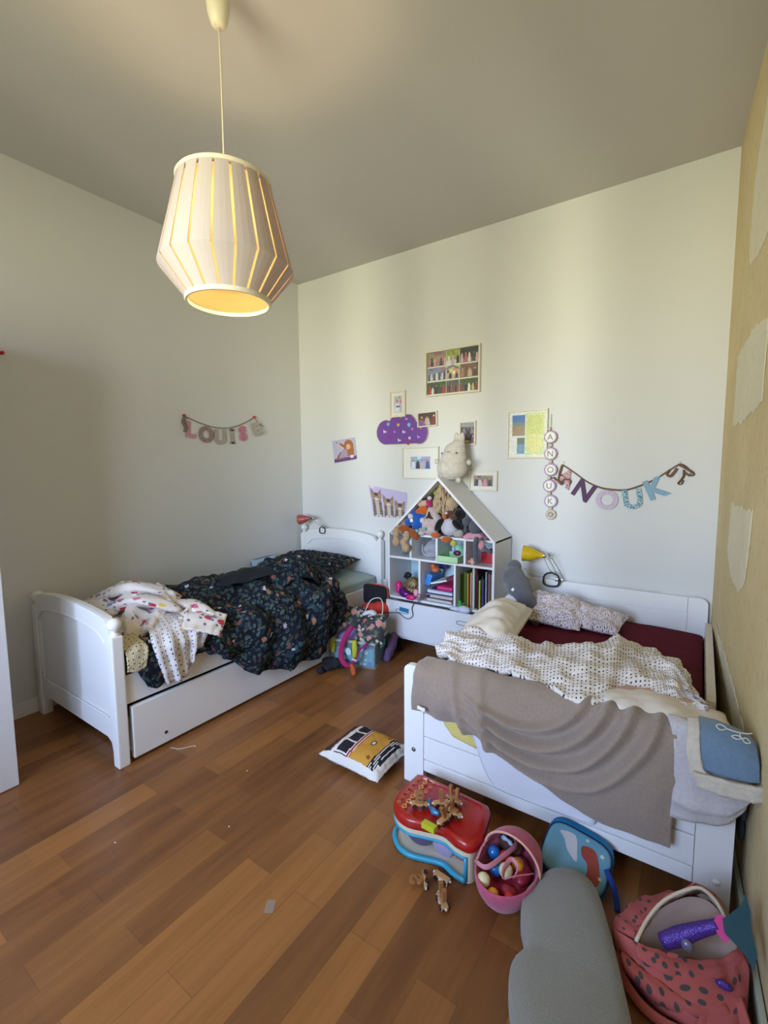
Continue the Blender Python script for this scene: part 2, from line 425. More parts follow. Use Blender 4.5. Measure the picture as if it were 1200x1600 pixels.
# ------------------------------------------------------------------ the room
struct(MB().box((-.15, YF-.2, -.1), (4.2, .15, 0)).build('floor', parquet()))
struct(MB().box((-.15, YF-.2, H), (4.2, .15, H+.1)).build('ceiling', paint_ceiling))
struct(MB().box((-.15, YF-.2, 0), (0, .15, H)).build('wall_left', paint_white))
struct(MB().box((0, 0, 0), (RW(0)+.0, .15, H)).build('wall_back', paint_white))
w = MB()
x0, x1 = WX0, WX1
w.box((0, YF-.15, 0), (x0, YF, H)); w.box((x1, YF-.15, 0), (4.1, YF, H)); w.box((x0, YF-.15, WZ1), (x1, YF, H)); w.box((x0, YF-.15, 0), (x1, YF, WZ0))
struct(w.build('wall_front', paint_white))
win = struct(MB().box((x0, YF-.12, WZ0), (x0+.06, YF-.04, WZ1), .004).box((x1-.06, YF-.12, WZ0), (x1, YF-.04, WZ1), .004)
    .box((x0, YF-.12, WZ0), (x1, YF-.04, WZ0+.06), .004).box((x0, YF-.12, WZ1-.06), (x1, YF-.04, WZ1), .004)
    .box(((x0+x1)/2-.045, YF-.12, WZ0), ((x0+x1)/2+.045, YF-.04, WZ1), .004).build('window_1', white_lacquer))
# right wall: bare ochre plaster with pale filled patches, 2 mm proud
w = MB(); n = 40
ys = np.linspace(.15, YF-.2, n+1)
V = [(RW(y), y, z) for y in ys for z in (0, H)] + [(RW(y)+.2, y, z) for y in ys for z in (0, H)]
F = [(2*i, 2*i+1, 2*i+3, 2*i+2) for i in range(n)] + [(2*(n+1)+2*i, 2*(n+1)+2*i+2, 2*(n+1)+2*i+3, 2*(n+1)+2*i+1) for i in range(n)]
w.add(V, F)
def patch_poly(P, seed):
    r = random.Random(seed); Q = []
    for i in range(len(P)):
        a, b = P[i], P[(i+1) % len(P)]; d = math.dist(a, b); k = max(2, int(d/.04))
        for j in range(k):
            t = j/k; Q.append((a[0]+(b[0]-a[0])*t+r.uniform(-.009, .009), a[1]+(b[1]-a[1])*t+r.uniform(-.009, .009)))
    c = (sum(q[0] for q in Q)/len(Q), sum(q[1] for q in Q)/len(Q)); m = len(Q)
    V = [(RW(q[0])-.001, q[0], q[1]) for q in Q]+[(RW(c[0]+(q[0]-c[0])*.985)-.004, c[0]+(q[0]-c[0])*.985, c[1]+(q[1]-c[1])*.985) for q in Q]+[(RW(c[0])-.004, c[0], c[1])]
    F = [(i, (i+1) % m, m+(i+1) % m, m+i) for i in range(m)]+[(m+i, m+(i+1) % m, 2*m) for i in range(m)]
    w.mi = 1; w.add(V, F)
patch_poly([(-.66, 2.66), (-.63, 2.45), (-.66, 2.31), (-.9, 2.27), (-1.35, 2.30), (-1.4, 2.95), (-.9, 2.9)], 1)
patch_poly([(-.47, 1.96), (-.46, 1.64), (-.8, 1.63), (-1.22, 1.66), (-1.24, 1.95), (-.9, 1.99)], 2)
patch_poly([(-.6, 1.27), (-.56, 1.05), (-.7, .96), (-.98, .93), (-1.13, 1.02), (-1.2, 1.28)], 3)
patch_poly([(-.30, .62), (-.36, .60), (-.9, .57), (-1.3, .54), (-1.42, .50), (-1.2, .43), (-.9, .45), (-.5, .52)], 4)
patch_poly([(-1.9, 2.2), (-1.9, 1.2), (-2.5, 1.1), (-2.6, 2.3)], 5)
struct(w.build('wall_right', [old_plaster('ochre_plaster', (228, 210, 164), (216, 196, 148), (190, 168, 122)), old_plaster('pale_filler', (238, 230, 204), (230, 220, 190), (212, 200, 166))], fix=False))
struct(MB().box((0, YF, 0), (.013, 0, .085), .003).build('baseboard_left', white_lacquer))
struct(MB().box((0.013, -.013, 0), (3.318, 0, .085), .003).build('baseboard_back', white_lacquer))
struct(MB().box((3.30, -4.45, 0), (3.315, -.02, .09), .003, rot=Matrix.Rotation(math.atan(.06), 3, 'Z'), piv=(3.315, 0, 0)).build('baseboard_right', wall_paint('greenish_baseboard', (190, 196, 178))))

# ------------------------------------------------------------------ white cabinet at the left edge
t = thing('cabinet', 'plain white cabinet cut off by the left edge of the picture', 'cabinet', (.36, -3.1, 0))
MB().box((.02, -3.6, 0), (.69, -2.6, 2.15), .003).build('body', white_board, t)
MB().box((.692, -3.595, .004), (.71, -2.602, 2.146), .003).build('side_panel', white_board, t)

# ------------------------------------------------------------------ left bed
def arch(x, x0, x1, z0, z1, sh=.12):
    """crown of the bed ends: flat centre bow that dips in an S near the posts"""
    u = abs((x-(x0+x1)/2)/((x1-x0)/2)); bow = (1-u*u)*.55+.45
    k = min(1, max(0, (1-u)/sh)); k = k*k*(3-2*k)
    return z0+(z1-z0)*bow*k
def bed_end(name, parent, y0, y1, zp, za0, za1, foot, face):
    """one bed end: panel with routed frame lines, two posts with ball finials"""
    X0, X1 = .035, .985; root = MB(); n = 40; px0, px1 = X0+.04, X1-.04
    top = [(px0+(px1-px0)*i/n, arch(px0+(px1-px0)*i/n, px0, px1, za0, za1)) for i in range(n+1)]
    bot = [(px1, .05), (px1-.045, .05), (px1-.06, .10), (px1-.11, .125), (px0+.11, .125), (px0+.06, .10), (px0+.045, .05), (px0, .05)] if foot else [(px1, .06), (px0, .06)]
    ym = (y0+y1)/2
    root.prism(top+bot, ym-.011, ym+.011)
    o = root.build(name, white_lacquer, parent)
    # raised top and bottom rails that leave a sunk panel, on both faces
    for s, yy in ((-1, ym-.011), (1, ym+.011)):
        m = MB(); k = 36
        T = [(px0+(px1-px0)*i/k) for i in range(k+1)]
        inner = [(x, arch(x, px0-.02, px1+.02, za0-.12, za1-.085, .3)) for x in T]
        outer = [(x, arch(x, px0, px1, za0, za1)-.001) for x in T]
        poly = outer+inner[::-1]
        m.prism(poly, yy, yy+s*.009)
        m.prism([(px0, .235), (px1, .235), (px1, .13), (px0, .13)], yy, yy+s*.009)
        m.tube([(x, yy+s*.009, z) for x, z in inner[2:-2:2]], .0045, 6, sm=2); m.tube([(px0+.05, yy+s*.009, .237), (px1-.05, yy+s*.009, .237)], .004, 6, sm=1)
        zc = arch(px0+.04, px0-.02, px1+.02, za0-.12, za1-.085, .3)+.004
        for q0, q1 in ((px0, px0+.045), (px1-.045, px1)): m.box((q0, min(yy, yy+s*.008), .2352), (q1, max(yy, yy+s*.008), zc-.03))
        m.build('moulding', white_lacquer, o)
    for x in (X0, X1-.055):
        p = MB().box((x, y0, 0), (x+.055, y1, zp), .007).build('post', white_lacquer, o)
        c = (x+.0275, ym, zp)
        shade(MB().lathe([(.022, 0), (.022, .006), (.014, .012), (.013, .02), (.02, .026)] + [(.032*math.sin(a), .054-.032*math.cos(a)) for a in np.linspace(.65, PI-.02, 12)], c, 24).build('finial', white_lacquer, p), 50)
    return o
bed = thing('single_bed', 'white wooden single bed with ball finials and drawer, along the left wall', 'bed', (.5, -1.15, 0))
fb = bed_end('footboard', bed, -2.29, -2.235, .655, .70, .765, True, -1)
bed_end('headboard', bed, -.075, -.02, .815, .805, .885, False, -1)
for x in (.94, .05): MB().box((x, -2.24, .30), (x+.028, -.07, .445), .004).build('side_rail', white_lacquer, bed)
MB().box((.08, -2.235, .36), (.94, -.075, .38)).build('slat_base', white_board, bed)
d = MB().box((.955, -2.215, .018), (.983, -.13, .283), .005).build('drawer', white_lacquer, bed)
MB().box((.10, -2.2, .03), (.955, -.14, .045)).box((.10, -2.2, .03), (.955, -2.185, .2)).box((.10, -.155, .03), (.955, -.14, .2)).build('drawer_box', white_board, d)
for y in (-2.05, -1.16, -.55): MB().lathe([(.007, 0), (.009, .003), (.004, .004)], (.9825, y, .075), 14, Matrix.Rotation(PI/2, 3, 'Y')).build('screw_hole', mat('dark_brass', (60, 48, 40), .5), d)
sage = mat('sage_sheet', (150, 168, 160), .85, bump=.25, bscale=25, sheen=.2)
olive = mat('dark_olive_sheet', (74, 84, 66), .85, bump=.25, bscale=25)
C = []
for y in np.linspace(-2.22, -.09, 9):
    C.append([(.95, y, .40), (.945, y, .47), (.90, y, .515), (.6, y, .53), (.3, y, .53), (.11, y, .52), (.08, y, .42)])
tag(cloth('mattress', C, sage, thick=.03, amp=.006, scale=.3, seed=4), 'sage green fitted sheet on the mattress of the left bed', 'mattress')
C = [[(.955, y, .41), (.95, y, .47), (.90, y, .527), (.6, y, .54)] for y in np.linspace(-2.22, -1.25, 6)]
tag(cloth('flat_sheet', C, olive, thick=.004, amp=.004, scale=.2, seed=6), 'dark olive sheet showing at the foot end of the left bed', 'sheet')

def dark_floral():
    s = N('dark_floral'); co = s.coord('UV'); wob = s.n('ShaderNodeTexNoise'); wob.inputs['Scale'].default_value = 9; s.l(co, wob.inputs[0])
    co = s.warp(co, .035, 22); d, cc = s.vor(co, 30); d2, c2 = s.vor(co, 52); d3, c3 = s.vor(co, 9.5); d4, c4 = s.vor(co, 24)
    sep = lambda c: s.n('ShaderNodeSeparateColor')
    def ch(c, i): x = s.n('ShaderNodeSeparateColor'); s.l(c, x.inputs[0]); return x.outputs[i]
    dens = s.ramp(s.noise(co, 2.2, 2), [(.42, (0, 0, 0, 1)), (.55, (1, 1, 1, 1))])
    base = s.mix(s.noise(co, 3, 2), (15, 19, 29), (24, 30, 40))
    leaf = s.ramp(ch(cc, 0), [(0, (52, 76, 80)), (.3, (40, 58, 66)), (.5, (70, 84, 72)), (.75, (62, 56, 50)), (1, (36, 50, 60))], 'CONSTANT')
    m = s.math('LESS_THAN', d, .33); c = s.mix(m, base, leaf)
    leaf2 = s.ramp(ch(c2, 1), [(0, (34, 54, 62)), (.45, (80, 92, 88)), (.8, (46, 42, 44))], 'CONSTANT')
    m2 = s.math('MULTIPLY', s.math('LESS_THAN', d2, .3), s.math('GREATER_THAN', ch(c2, 0), .45)); c = s.mix(m2, c, leaf2)
    fl = s.ramp(ch(c4, 1), [(0, (120, 78, 66)), (.5, (150, 108, 84)), (.8, (92, 66, 78))], 'CONSTANT')
    m4 = s.math('MULTIPLY', s.math('LESS_THAN', d4, .34), s.math('GREATER_THAN', ch(c4, 0), .87)); c = s.mix(m4, c, fl)
    dd = s.math('ADD', d3, s.math('MULTIPLY', s.noise(co, 70, 2), .30))
    m3 = s.math('MULTIPLY', s.math('LESS_THAN', dd, .25), s.math('GREATER_THAN', ch(c3, 0), .55))
    pet = s.ramp(ch(c3, 1), [(0, (186, 170, 186)), (.35, (168, 120, 116)), (.6, (206, 196, 208)), (.85, (140, 96, 80))], 'CONSTANT'); c = s.mix(m3, c, pet)
    s.base(c); s.b.inputs['Roughness'].default_value = .85; s.b.inputs['Specular IOR Level'].default_value = .2
    s.bump(s.noise(s.coord('Object'), 30, 3), .3, .004); return s.m
floral = dark_floral()
# heaped duvet: rows run from the wall side over the rail and down the drawer front
Yc = [-1.92, -1.74, -1.58, -1.40, -1.22, -1.05, -.88, -.72, -.60]
rows = [
 [(.26, y, z) for y, z in zip(Yc, (.60, .63, .63, .62, .61, .60, .58, .56, .55))],
 [(.42, y, z) for y, z in zip(Yc, (.62, .69, .70, .69, .68, .68, .67, .63, .59))],
 [(.60, y, z) for y, z in zip(Yc, (.62, .66, .69, .71, .69, .72, .73, .68, .61))],
 [(.78, y, z) for y, z in zip(Yc, (.59, .63, .64, .68, .71, .76, .77, .70, .62))],
 [(.92, y, z) for y, z in zip(Yc, (.56, .58, .60, .62, .66, .69, .68, .64, .59))],
 [(x, y, z) for x, y, z in zip((.99, 1.0, 1.02, 1.05, 1.07, 1.09, 1.09, 1.06, 1.01), Yc, (.50, .52, .53, .54, .56, .58, .58, .56, .53))],
 [(x, y, z) for x, y, z in zip((1.01, 1.02, 1.05, 1.09, 1.12, 1.13, 1.12, 1.09, 1.03), Yc, (.46, .44, .42, .42, .43, .44, .45, .47, .48))],
 [(x, y, z) for x, y, z in zip((1.01, 1.02, 1.04, 1.08, 1.11, 1.12, 1.11, 1.08, 1.03), (-1.80, -1.70, -1.60, -1.44, -1.27, -1.08, -.90, -.75, -.64), (.45, .40, .33, .28, .26, .26, .28, .36, .42))],
 [(x, y, z) for x, y, z in zip((1.005, 1.015, 1.02, 1.05, 1.07, 1.08, 1.07, 1.05, 1.02), (-1.77, -1.70, -1.62, -1.46, -1.28, -1.08, -.90, -.76, -.67), (.46, .38, .29, .19, .15, .13, .15, .25, .36))],
]
def dfold(u, v, UV):
    w = .022*np.sin(2*PI*(u*5.2+.5*np.sin(v*4+1)))*np.clip(v*2.2-.7, 0, 1)+.016*np.sin(2*PI*(u*2.3+v*2.1))*(1-np.abs(2*v-1)**2)
    return w+.03*np.exp(-((u-.62-.25*(v-.5))/.05)**2)*np.exp(-((v-.45)/.3)**2)
tag(cloth('duvet', rows, floral, su=12, sv=12, thick=.03, amp=.024, scale=.24, seed=21, fold=dfold), 'rumpled dark navy duvet with leaves and flowers, heaped over the left bed side', 'duvet')
# standing crest of the same duvet cover turned over, plain navy reverse showing
navy = mat('navy_cotton', (14, 20, 30), .9, bump=.3, bscale=30)
C = [[(.50, -1.30, .70), (.58, -1.18, .735), (.66, -1.05, .76), (.72, -.95, .78)],
     [(.60, -1.42, .72), (.68, -1.28, .745), (.78, -1.12, .77), (.86, -1.0, .80)],
     [(.70, -1.50, .69), (.79, -1.38, .71), (.90, -1.2, .74), (.96, -1.06, .77)]]
d = [o for o in COL.objects if o.name.startswith('duvet')][0]
cloth('reverse_side', C, navy, d, thick=.006, amp=.01, scale=.2, seed=5, label='plain navy reverse of the duvet turned up')
C = [[(.74, -1.16, .74), (.78, -1.08, .765), (.82, -1.0, .79), (.84, -.92, .77), (.84, -.86, .68)],
     [(.80, -1.20, .75), (.84, -1.10, .80), (.87, -1.02, .835), (.90, -.93, .81), (.90, -.85, .69)],
     [(.88, -1.22, .71), (.92, -1.12, .765), (.95, -1.03, .79), (.97, -.94, .76), (.96, -.85, .65)],
     [(.94, -1.20, .63), (.98, -1.12, .68), (1.01, -1.03, .70), (1.02, -.95, .67), (1.01, -.86, .60)]]
cloth('folded_crest', C, floral, d, thick=.015, amp=.012, scale=.12, seed=9)
Mx = Matrix.Translation((.42, -.35, .615)) @ Matrix.Rotation(.10, 4, 'Z') @ Matrix.Rotation(.10, 4, 'X')
tag(pillow('pillow', .76, .46, .15, floral, M=Mx, seed=4, amp=.012), 'dark navy floral pillow at the head of the left bed', 'pillow')
sb = mat('pale_blue_cotton', (168, 186, 202), .85, bump=.2, bscale=30)
Mx = frame_M((.075, -.56, .585), (.1, 1, .06), (1, 0, .35))
c = pillow('small_cushion', .27, .15, .06, sb, M=Mx, seed=2, amp=.004)
tag(c, 'small pale blue cushion leaning on the left wall beside the sheet', 'cushion')
P = [Vector((.135*math.copysign(abs(math.cos(a))**.35, math.cos(a)), .075*math.copysign(abs(math.sin(a))**.35, math.sin(a)), 0)) for a in np.linspace(0, 2*PI, 28, endpoint=False)]
MB().tube([(Mx @ p)[:] for p in P], .004, 6, True, 1).build('piping', mat('blue_piping', (70, 100, 150), .8), c, smooth=True)

def white_floral():
    s = N('white_floral_fleece'); co = s.coord('UV')
    def ch(c, i): x = s.n('ShaderNodeSeparateColor'); s.l(c, x.inputs[0]); return x.outputs[i]
    d, cc = s.vor(co, 13); nz = s.math('MULTIPLY', s.noise(co, 60, 3), .35); m = s.math('MULTIPLY', s.math('LESS_THAN', s.math('ADD', d, nz), .42), s.math('GREATER_THAN', ch(cc, 0), .55))
    col = s.ramp(ch(cc, 1), [(0, (190, 40, 58)), (.3, (226, 196, 96)), (.5, (214, 104, 140)), (.7, (120, 120, 160)), (.85, (196, 52, 80))], 'CONSTANT')
    c = s.mix(m, s.mix(s.noise(co, 2.5, 2), (226, 214, 196), (232, 224, 222)), col)
    d2, c2 = s.vor(co, 32); m2 = s.math('MULTIPLY', s.math('LESS_THAN', d2, .28), s.math('GREATER_THAN', ch(c2, 0), .72)); c = s.mix(m2, c, (112, 104, 134))
    s.base(c); s.b.inputs['Roughness'].default_value = .95; s.b.inputs['Sheen Weight'].default_value = .3; s.bump(s.noise(s.coord(), 70, 3), .4, .004); return s.m
wf = white_floral()
bl = thing('baby_blanket', 'crumpled white fleece blanket with red and yellow flowers, behind the footboard', 'blanket', (.6, -1.95, .54))
def roll(pts, r, seed, m=wf, name='fold', parent=bl, flat=.55, thick=.02):
    """a soft fold of blanket: a tapering flattened roll"""
    P = cr_curve(np.array(pts, float), 8); k = len(P); n = 14; V = []; F = []; prev = None; UV = []
    L = np.concatenate([[0], np.cumsum(np.linalg.norm(np.diff(P, axis=0), axis=1))])
    for j in range(k):
        t = Vector(P[min(j+1, k-1)]-P[max(j-1, 0)]).normalized(); up_ = Vector((0, 0, 1)); w_ = t.cross(up_).normalized(); u_ = w_.cross(t)
        e = math.sin(PI*min(1, max(0, (j+.6)/(k+.2))))**.45
        for i in range(n):
            a = 2*PI*i/n; rr = r*e*(1+.16*math.sin(3*a+j*.5+seed)+.10*math.sin(5*a-j*.8+seed*2))
            V.append(Vector(P[j])+rr*math.cos(a)*w_+flat*rr*math.sin(a)*u_); UV.append((L[j]+seed*.37, a*r))
    for j in range(k-1):
        for i in range(n): F.append((j*n+i, j*n+(i+1) % n, (j+1)*n+(i+1) % n, (j+1)*n+i))
    F.append(tuple(range(n-1, -1, -1))); F.append(tuple((k-1)*n+i for i in range(n)))
    return obj(name, V, F, m, parent, smooth=True, uv=UV)
C = [[(.10, -2.12, .56), (.12, -1.95, .60), (.18, -1.80, .61), (.26, -1.66, .58)],
     [(.28, -2.16, .60), (.30, -1.98, .69), (.38, -1.84, .70), (.46, -1.70, .63)],
     [(.48, -2.18, .62), (.50, -2.02, .70), (.58, -1.86, .72), (.66, -1.74, .66)],
     [(.68, -2.19, .61), (.70, -2.05, .67), (.77, -1.90, .68), (.84, -1.78, .63)],
     [(.86, -2.19, .57), (.87, -2.08, .60), (.90, -1.95, .60), (.95, -1.84, .57)]]
cloth('spread', C, wf, bl, thick=.03, amp=.030, scale=.13, seed=33, su=16, sv=16, fold=lambda u, v, UV: .022*np.sin(2*PI*(u*3.1+v*1.7+.25*np.sin(7*v)))+.012*np.sin(2*PI*(v*5.3-u*2.4)))
for i, (p, r) in enumerate([([(.14, -2.0, .63), (.32, -1.86, .72), (.48, -1.72, .66)], .055), ([(.30, -2.1, .67), (.50, -1.93, .75), (.70, -1.76, .68)], .06),
        ([(.52, -2.16, .66), (.70, -2.0, .72), (.86, -1.86, .66)], .055), ([(.20, -2.14, .64), (.42, -2.12, .68), (.66, -2.12, .67)], .05), ([(.7, -1.85, .68), (.85, -1.76, .65), (1.0, -1.70, .58)], .05)]):
    roll(p, r, i)
C = [[(.84, -1.80, .66), (.92, -1.72, .64), (1.0, -1.66, .60)], [(.92, -1.88, .64), (1.0, -1.80, .61), (1.05, -1.72, .56)], [(.98, -1.93, .60), (1.04, -1.84, .56), (1.07, -1.76, .52)]]
cloth('corner_flap', C, wf, bl, thick=.012, amp=.012, scale=.1, seed=3)
# crocheted cloth hanging over the rail
def crochet(name, c):
    s = N(name); co = s.coord('UV'); d, _ = s.vor(co, 120, .2); hl, _ = s.vor(co, 42, .35)
    s.base(s.mix(s.math('LESS_THAN', hl, .16), c, tuple(int(x*.45) for x in c))); s.b.inputs['Roughness'].default_value = .95; s.bump(d, .8, .004); return s.m
lace = crochet('white_crochet', (222, 216, 214)); lace2 = crochet('cream_crochet', (198, 186, 150))
C = [[(.80, -2.02, .64), (.80, -1.96, .65), (.80, -1.90, .65), (.80, -1.84, .64), (.82, -1.78, .63)],
     [(.93, -2.08, .60), (.94, -1.99, .61), (.94, -1.92, .62), (.95, -1.84, .61), (.95, -1.78, .60)],
     [(1.00, -2.10, .54), (1.02, -2.02, .55), (1.01, -1.94, .55), (1.02, -1.86, .55), (1.01, -1.79, .54)],
     [(1.01, -2.08, .45), (1.03, -2.01, .46), (1.01, -1.94, .47), (1.03, -1.87, .50), (1.01, -1.82, .52)],
     [(1.01, -2.05, .345), (1.03, -1.99, .34), (1.01, -1.93, .35), (1.02, -1.89, .44), (1.01, -1.84, .48)]]
lf = lambda u, v, UV: .012*np.sin(2*PI*u*4.5)*np.clip(v*2-.5, 0, 1)
tag(cloth('crochet_blanket', C, lace, thick=.006, amp=.006, scale=.1, seed=8, fold=lf), 'white crocheted cloth hanging from the blanket pile over the left bed rail', 'cloth')
C = [[(.86, -2.225, .60), (.86, -2.18, .61), (.86, -2.13, .61)], [(.97, -2.225, .57), (.975, -2.17, .575), (.98, -2.12, .57)], [(.995, -2.228, .50), (1.0, -2.17, .50), (1.0, -2.13, .52)], [(.995, -2.228, .47), (1.0, -2.18, .455), (1.0, -2.14, .47)]]
tag(cloth('crochet_cloth', C, lace2, thick=.006, amp=.004, scale=.06, seed=2), 'cream crocheted edge peeping out beside the footboard post', 'cloth')
C = [[(.90, -2.16, .58), (.90, -2.08, .59), (.90, -2.0, .59)], [(.975, -2.17, .545), (.98, -2.08, .55), (.98, -1.99, .55)], [(1.0, -2.18, .45), (1.005, -2.09, .45), (1.0, -2.01, .44)], [(1.0, -2.13, .36), (1.0, -2.09, .335), (1.0, -2.04, .36)]]
tag(cloth('floral_corner', C, floral, thick=.008, amp=.004, scale=.1, seed=12), 'dark floral fabric corner hanging down beside the white crocheted cloth', 'cloth')
C = [[(.88, -1.84, .57), (.90, -1.72, .57)], [(.96, -1.86, .545), (.97, -1.74, .545)], [(1.0, -1.88, .50), (1.0, -1.76, .51)], [(.998, -1.93, .455), (.998, -1.83, .455)]]
tag(cloth('brown_floral_cloth', C, mat('brown_print', (52, 38, 36), .9, bump=.2, bscale=20), su=6, thick=.006, amp=.004), 'dark brown cloth peeping out under the white crocheted cloth', 'cloth')

# ------------------------------------------------------------------ clip lamps
def clip_lamp(name, label, head, back, clampp, shade_m, big=1.0, carab=True):
    """head: mouth centre, back: neck end of the shade, clampp: where the wires meet the bed"""
    h = Vector(head); b = Vector(back); ax = (h-b).normalized(); L = (h-b).length
    t = thing(name, label, 'lamp', tuple(clampp))
    M = ax.to_track_quat('Z', 'Y').to_matrix()
    prof = [(.016, 0), (.019, .02), (.022, .035), (.036, .055), (.049, .085), (.056, L), (.053, L), (.046, .085), (.033, .057), (.015, .03)]
    shade(MB().lathe([(r*big, z) for r, z in prof], b, 28, M, cap=False).build('lamp_shade', shade_m, t), 50)
    shade(MB().lathe([(.0, -.02), (.013, -.018), (.015, 0), (.013, .012)], b, 16, M).build('socket', chrome, t), 50)
    c = b-ax*.012
    MB().lathe([(.018, -.004), (.018, .004)], c, 16, Matrix.Rotation(PI/2, 3, 'X')).build('swivel', chrome, t)
    cl = Vector(clampp); k = MB()
    for dx in (-.012, .012): k.tube([(c+Vector((dx, 0, 0)))[:], ((c+cl)/2+Vector((dx*1.6, -.01, 0)))[:], (cl+Vector((dx*.4, -.005, .01)))[:]], .0022, 6)
    k.tube([(c+Vector((.03, 0, .01)))[:], ((c*.4+cl*.6)+Vector((.045, 0, 0)))[:], (cl+Vector((.03, 0, .02)))[:]], .0025, 6)
    k.tube([(c+Vector((.0, 0, .0)))[:], (c+Vector((.04, -.01, .022)))[:], (c+Vector((.062, -.01, .006)))[:], (c+Vector((.04, -.01, -.012)))[:]], .0018, 6)
    k.build('wire_bracket', chrome, t, smooth=True)
    MB().box((cl.x-.02, cl.y-.015, cl.z-.01), (cl.x+.035, cl.y+.02, cl.z+.012), .004).build('clamp', chrome, t)
    return t
red_sh = mat('dusty_red_enamel', (168, 84, 78), .35); yel_sh = mat('yellow_enamel', (206, 172, 18), .35)
clip_lamp('clip_lamp', 'dusty red clip lamp on the headboard of the left bed', (.10, -.155, .955), (.225, -.12, .975), (.33, -.05, .875), red_sh, .85)
yl = clip_lamp('clip_lamp', 'yellow clip lamp on the back board of the right bed', (2.225, -.12, .845), (2.36, -.10, .838), (2.45, -.045, .668), yel_sh)
MB().tube([(2.47, -.03, .67), (2.6, -.012, .675), (2.8, -.012, .672), (3.05, -.012, .668)], .0025, 6).build('cable', paper_white, yl, smooth=True)
MB().tube([(2.43, -.06, .675), (2.33, -.05, .685), (2.24, -.03, .70), (2.18, -.02, .715)], .003, 6).build('cable', paper_white, yl, smooth=True)
def carabiner(c, s, label):
    P = [(-.5, -.2), (-.42, .35), (-.05, .62), (.4, .45), (.5, 0), (.42, -.42), (0, -.55), (-.38, -.46)]
    tag(MB().tube([(c[0]+s*p[0]*1.1, c[1], c[2]+s*p[1]*.85) for p in P], .0042*s/.06, 8, True).build('carabiner', black_plastic, smooth=True), label, 'carabiner')
carabiner((.325, -.085, .862), .062, 'black carabiner hooked under the red clip lamp')
carabiner((2.41, -.075, .668), .095, 'black carabiner hooked under the yellow clip lamp')
tag(MB().box((.965, -.035, .40), (1.03, -.0, .47), .006).build('socket_adapter', paper_white), 'small white plug adapter on the wall beside the left bed', 'plug')

# ------------------------------------------------------------------ house shaped shelf
sh = thing('house_shelf', 'white house-shaped shelf with pitched roof, between the two beds', 'shelf', (1.67, -.17, 0))
X0, X1, YB, YS, T = 1.238, 2.104, -.012, -.34, .016
ZE, ZA, ZB = .94, 1.375, .445
xm = (X0+X1)/2
MB().box((X0, YS, ZB), (X0+T, YB, ZE), .001).build('side_panel', white_board, sh)
MB().box((X1-T, YS, .14), (X1, YB, ZE), .001).build('side_panel', white_board, sh)
for s in (-1, 1):
    e = X0 if s < 0 else X1; dx = T*1.35
    MB().prism([(e, ZE+.0005), (xm, ZA), (xm, ZA-.026), (e-s*dx, ZE+.0005)], YS, YB).build('roof_panel', white_board, sh)
MB().box((X0, YS+.02, ZE-.012), (X1, YB, ZE+.004)).build('shelf_board', white_board, sh)
MB().box((X0+T, YS+.004, .747), (X1-T, YB, .763)).build('shelf_board', white_board, sh)
MB().box((X0+T, YS+.002, ZB-.014), (X1-T, YB, ZB+.004)).build('shelf_board', white_board, sh)
for x in (1.440, 1.660, 1.882): MB().box((x-T/2, YS+.006, .763), (x+T/2, YB, ZE-.012)).build('divider', white_board, sh)
for x in (1.518, 1.808): MB().box((x-T/2, YS+.004, ZB), (x+T/2, YB, .747)).build('divider', white_board, sh)
MB().prism([(X0+T, ZB), (X1-T, ZB), (X1-T, ZE), (xm, ZA-.03), (X0+T, ZE)], -.011, -.006).build('back_panel', mat('pale_blue_board', (178, 206, 216), .5), sh)
dw = MB().box((X0+.01, -.385, .155), (X1-.003, -.367, .425), .003).build('drawer_front', white_board, sh)
MB().box((X0+.02, -.366, .165), (X0+.032, -.03, .40)).box((X1-.03, -.366, .165), (X1-.018, -.03, .40)).box((X0+.02, -.366, .16), (X1-.02, -.03, .172)).build('drawer_box', white_board, dw)
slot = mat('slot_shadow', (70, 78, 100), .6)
for cx in (1.395, 1.905):
    P = [(cx+.055*math.copysign(abs(math.cos(a))**.4, math.cos(a)), .352+.013*math.copysign(abs(math.sin(a))**.6, math.sin(a))) for a in np.linspace(0, 2*PI, 26, endpoint=False)]
    MB().tube([(p[0], -.386, p[1]) for p in P], .0022, 6, True, 1).build('handle_slot', slot, dw)
for x in (X0+.08, X1-.10): MB().lathe([(.025, 0), (.025, .14)], (x, -.3, 0), 12).build('caster', black_plastic, sh)
for x in (X0+.08,): MB().box((X0+.02, -.34, .12), (X1-.02, -.05, .15)).build('base', white_board, sh)

# ------------------------------------------------------------------ right bed
tb = thing('toddler_bed', 'short white bed with grooved plank ends and guard rails, against the right wall', 'bed', (2.76, -.8, 0))
def plank_end(name, x0, x1, y0, y1, z1, rnd, parent):
    """plank panel between two flat stiles with rounded top corners"""
    o = MB(); sw = .10; r = rnd
    def rc(cx, cz, a0, a1): return [(cx+r*math.cos(a), cz+r*math.sin(a)) for a in np.linspace(a0, a1, 7)]
    l = MB().prism([(x0, 0), (x0+sw, 0), (x0+sw, z1)]+rc(x0+r, z1-r, PI/2, PI), y0, y1).build('post', white_lacquer, parent)
    q = MB().prism([(x1, 0)]+rc(x1-r, z1-r, 0, PI/2)+[(x1-sw, z1), (x1-sw, 0)], y0, y1).build('post', white_lacquer, parent)
    gp = .0022 if z1 < .6 else .0045
    b = MB(); zz = [.075, .132, .242, .352, .455 if z1 < .6 else .46, z1-.001] if z1 < .6 else [.075, .2, .33, .455, .56, z1-.001]
    for a, c in zip(zz, zz[1:]): b.box((x0+sw+.0015, y0+.002, a+gp), (x1-sw-.0015, y1-.002, c-gp), .003)
    b.box((x0+sw, y0+.013, .075), (x1-sw, y1-.013, z1-.004))
    return b.build(name, white_lacquer, parent)
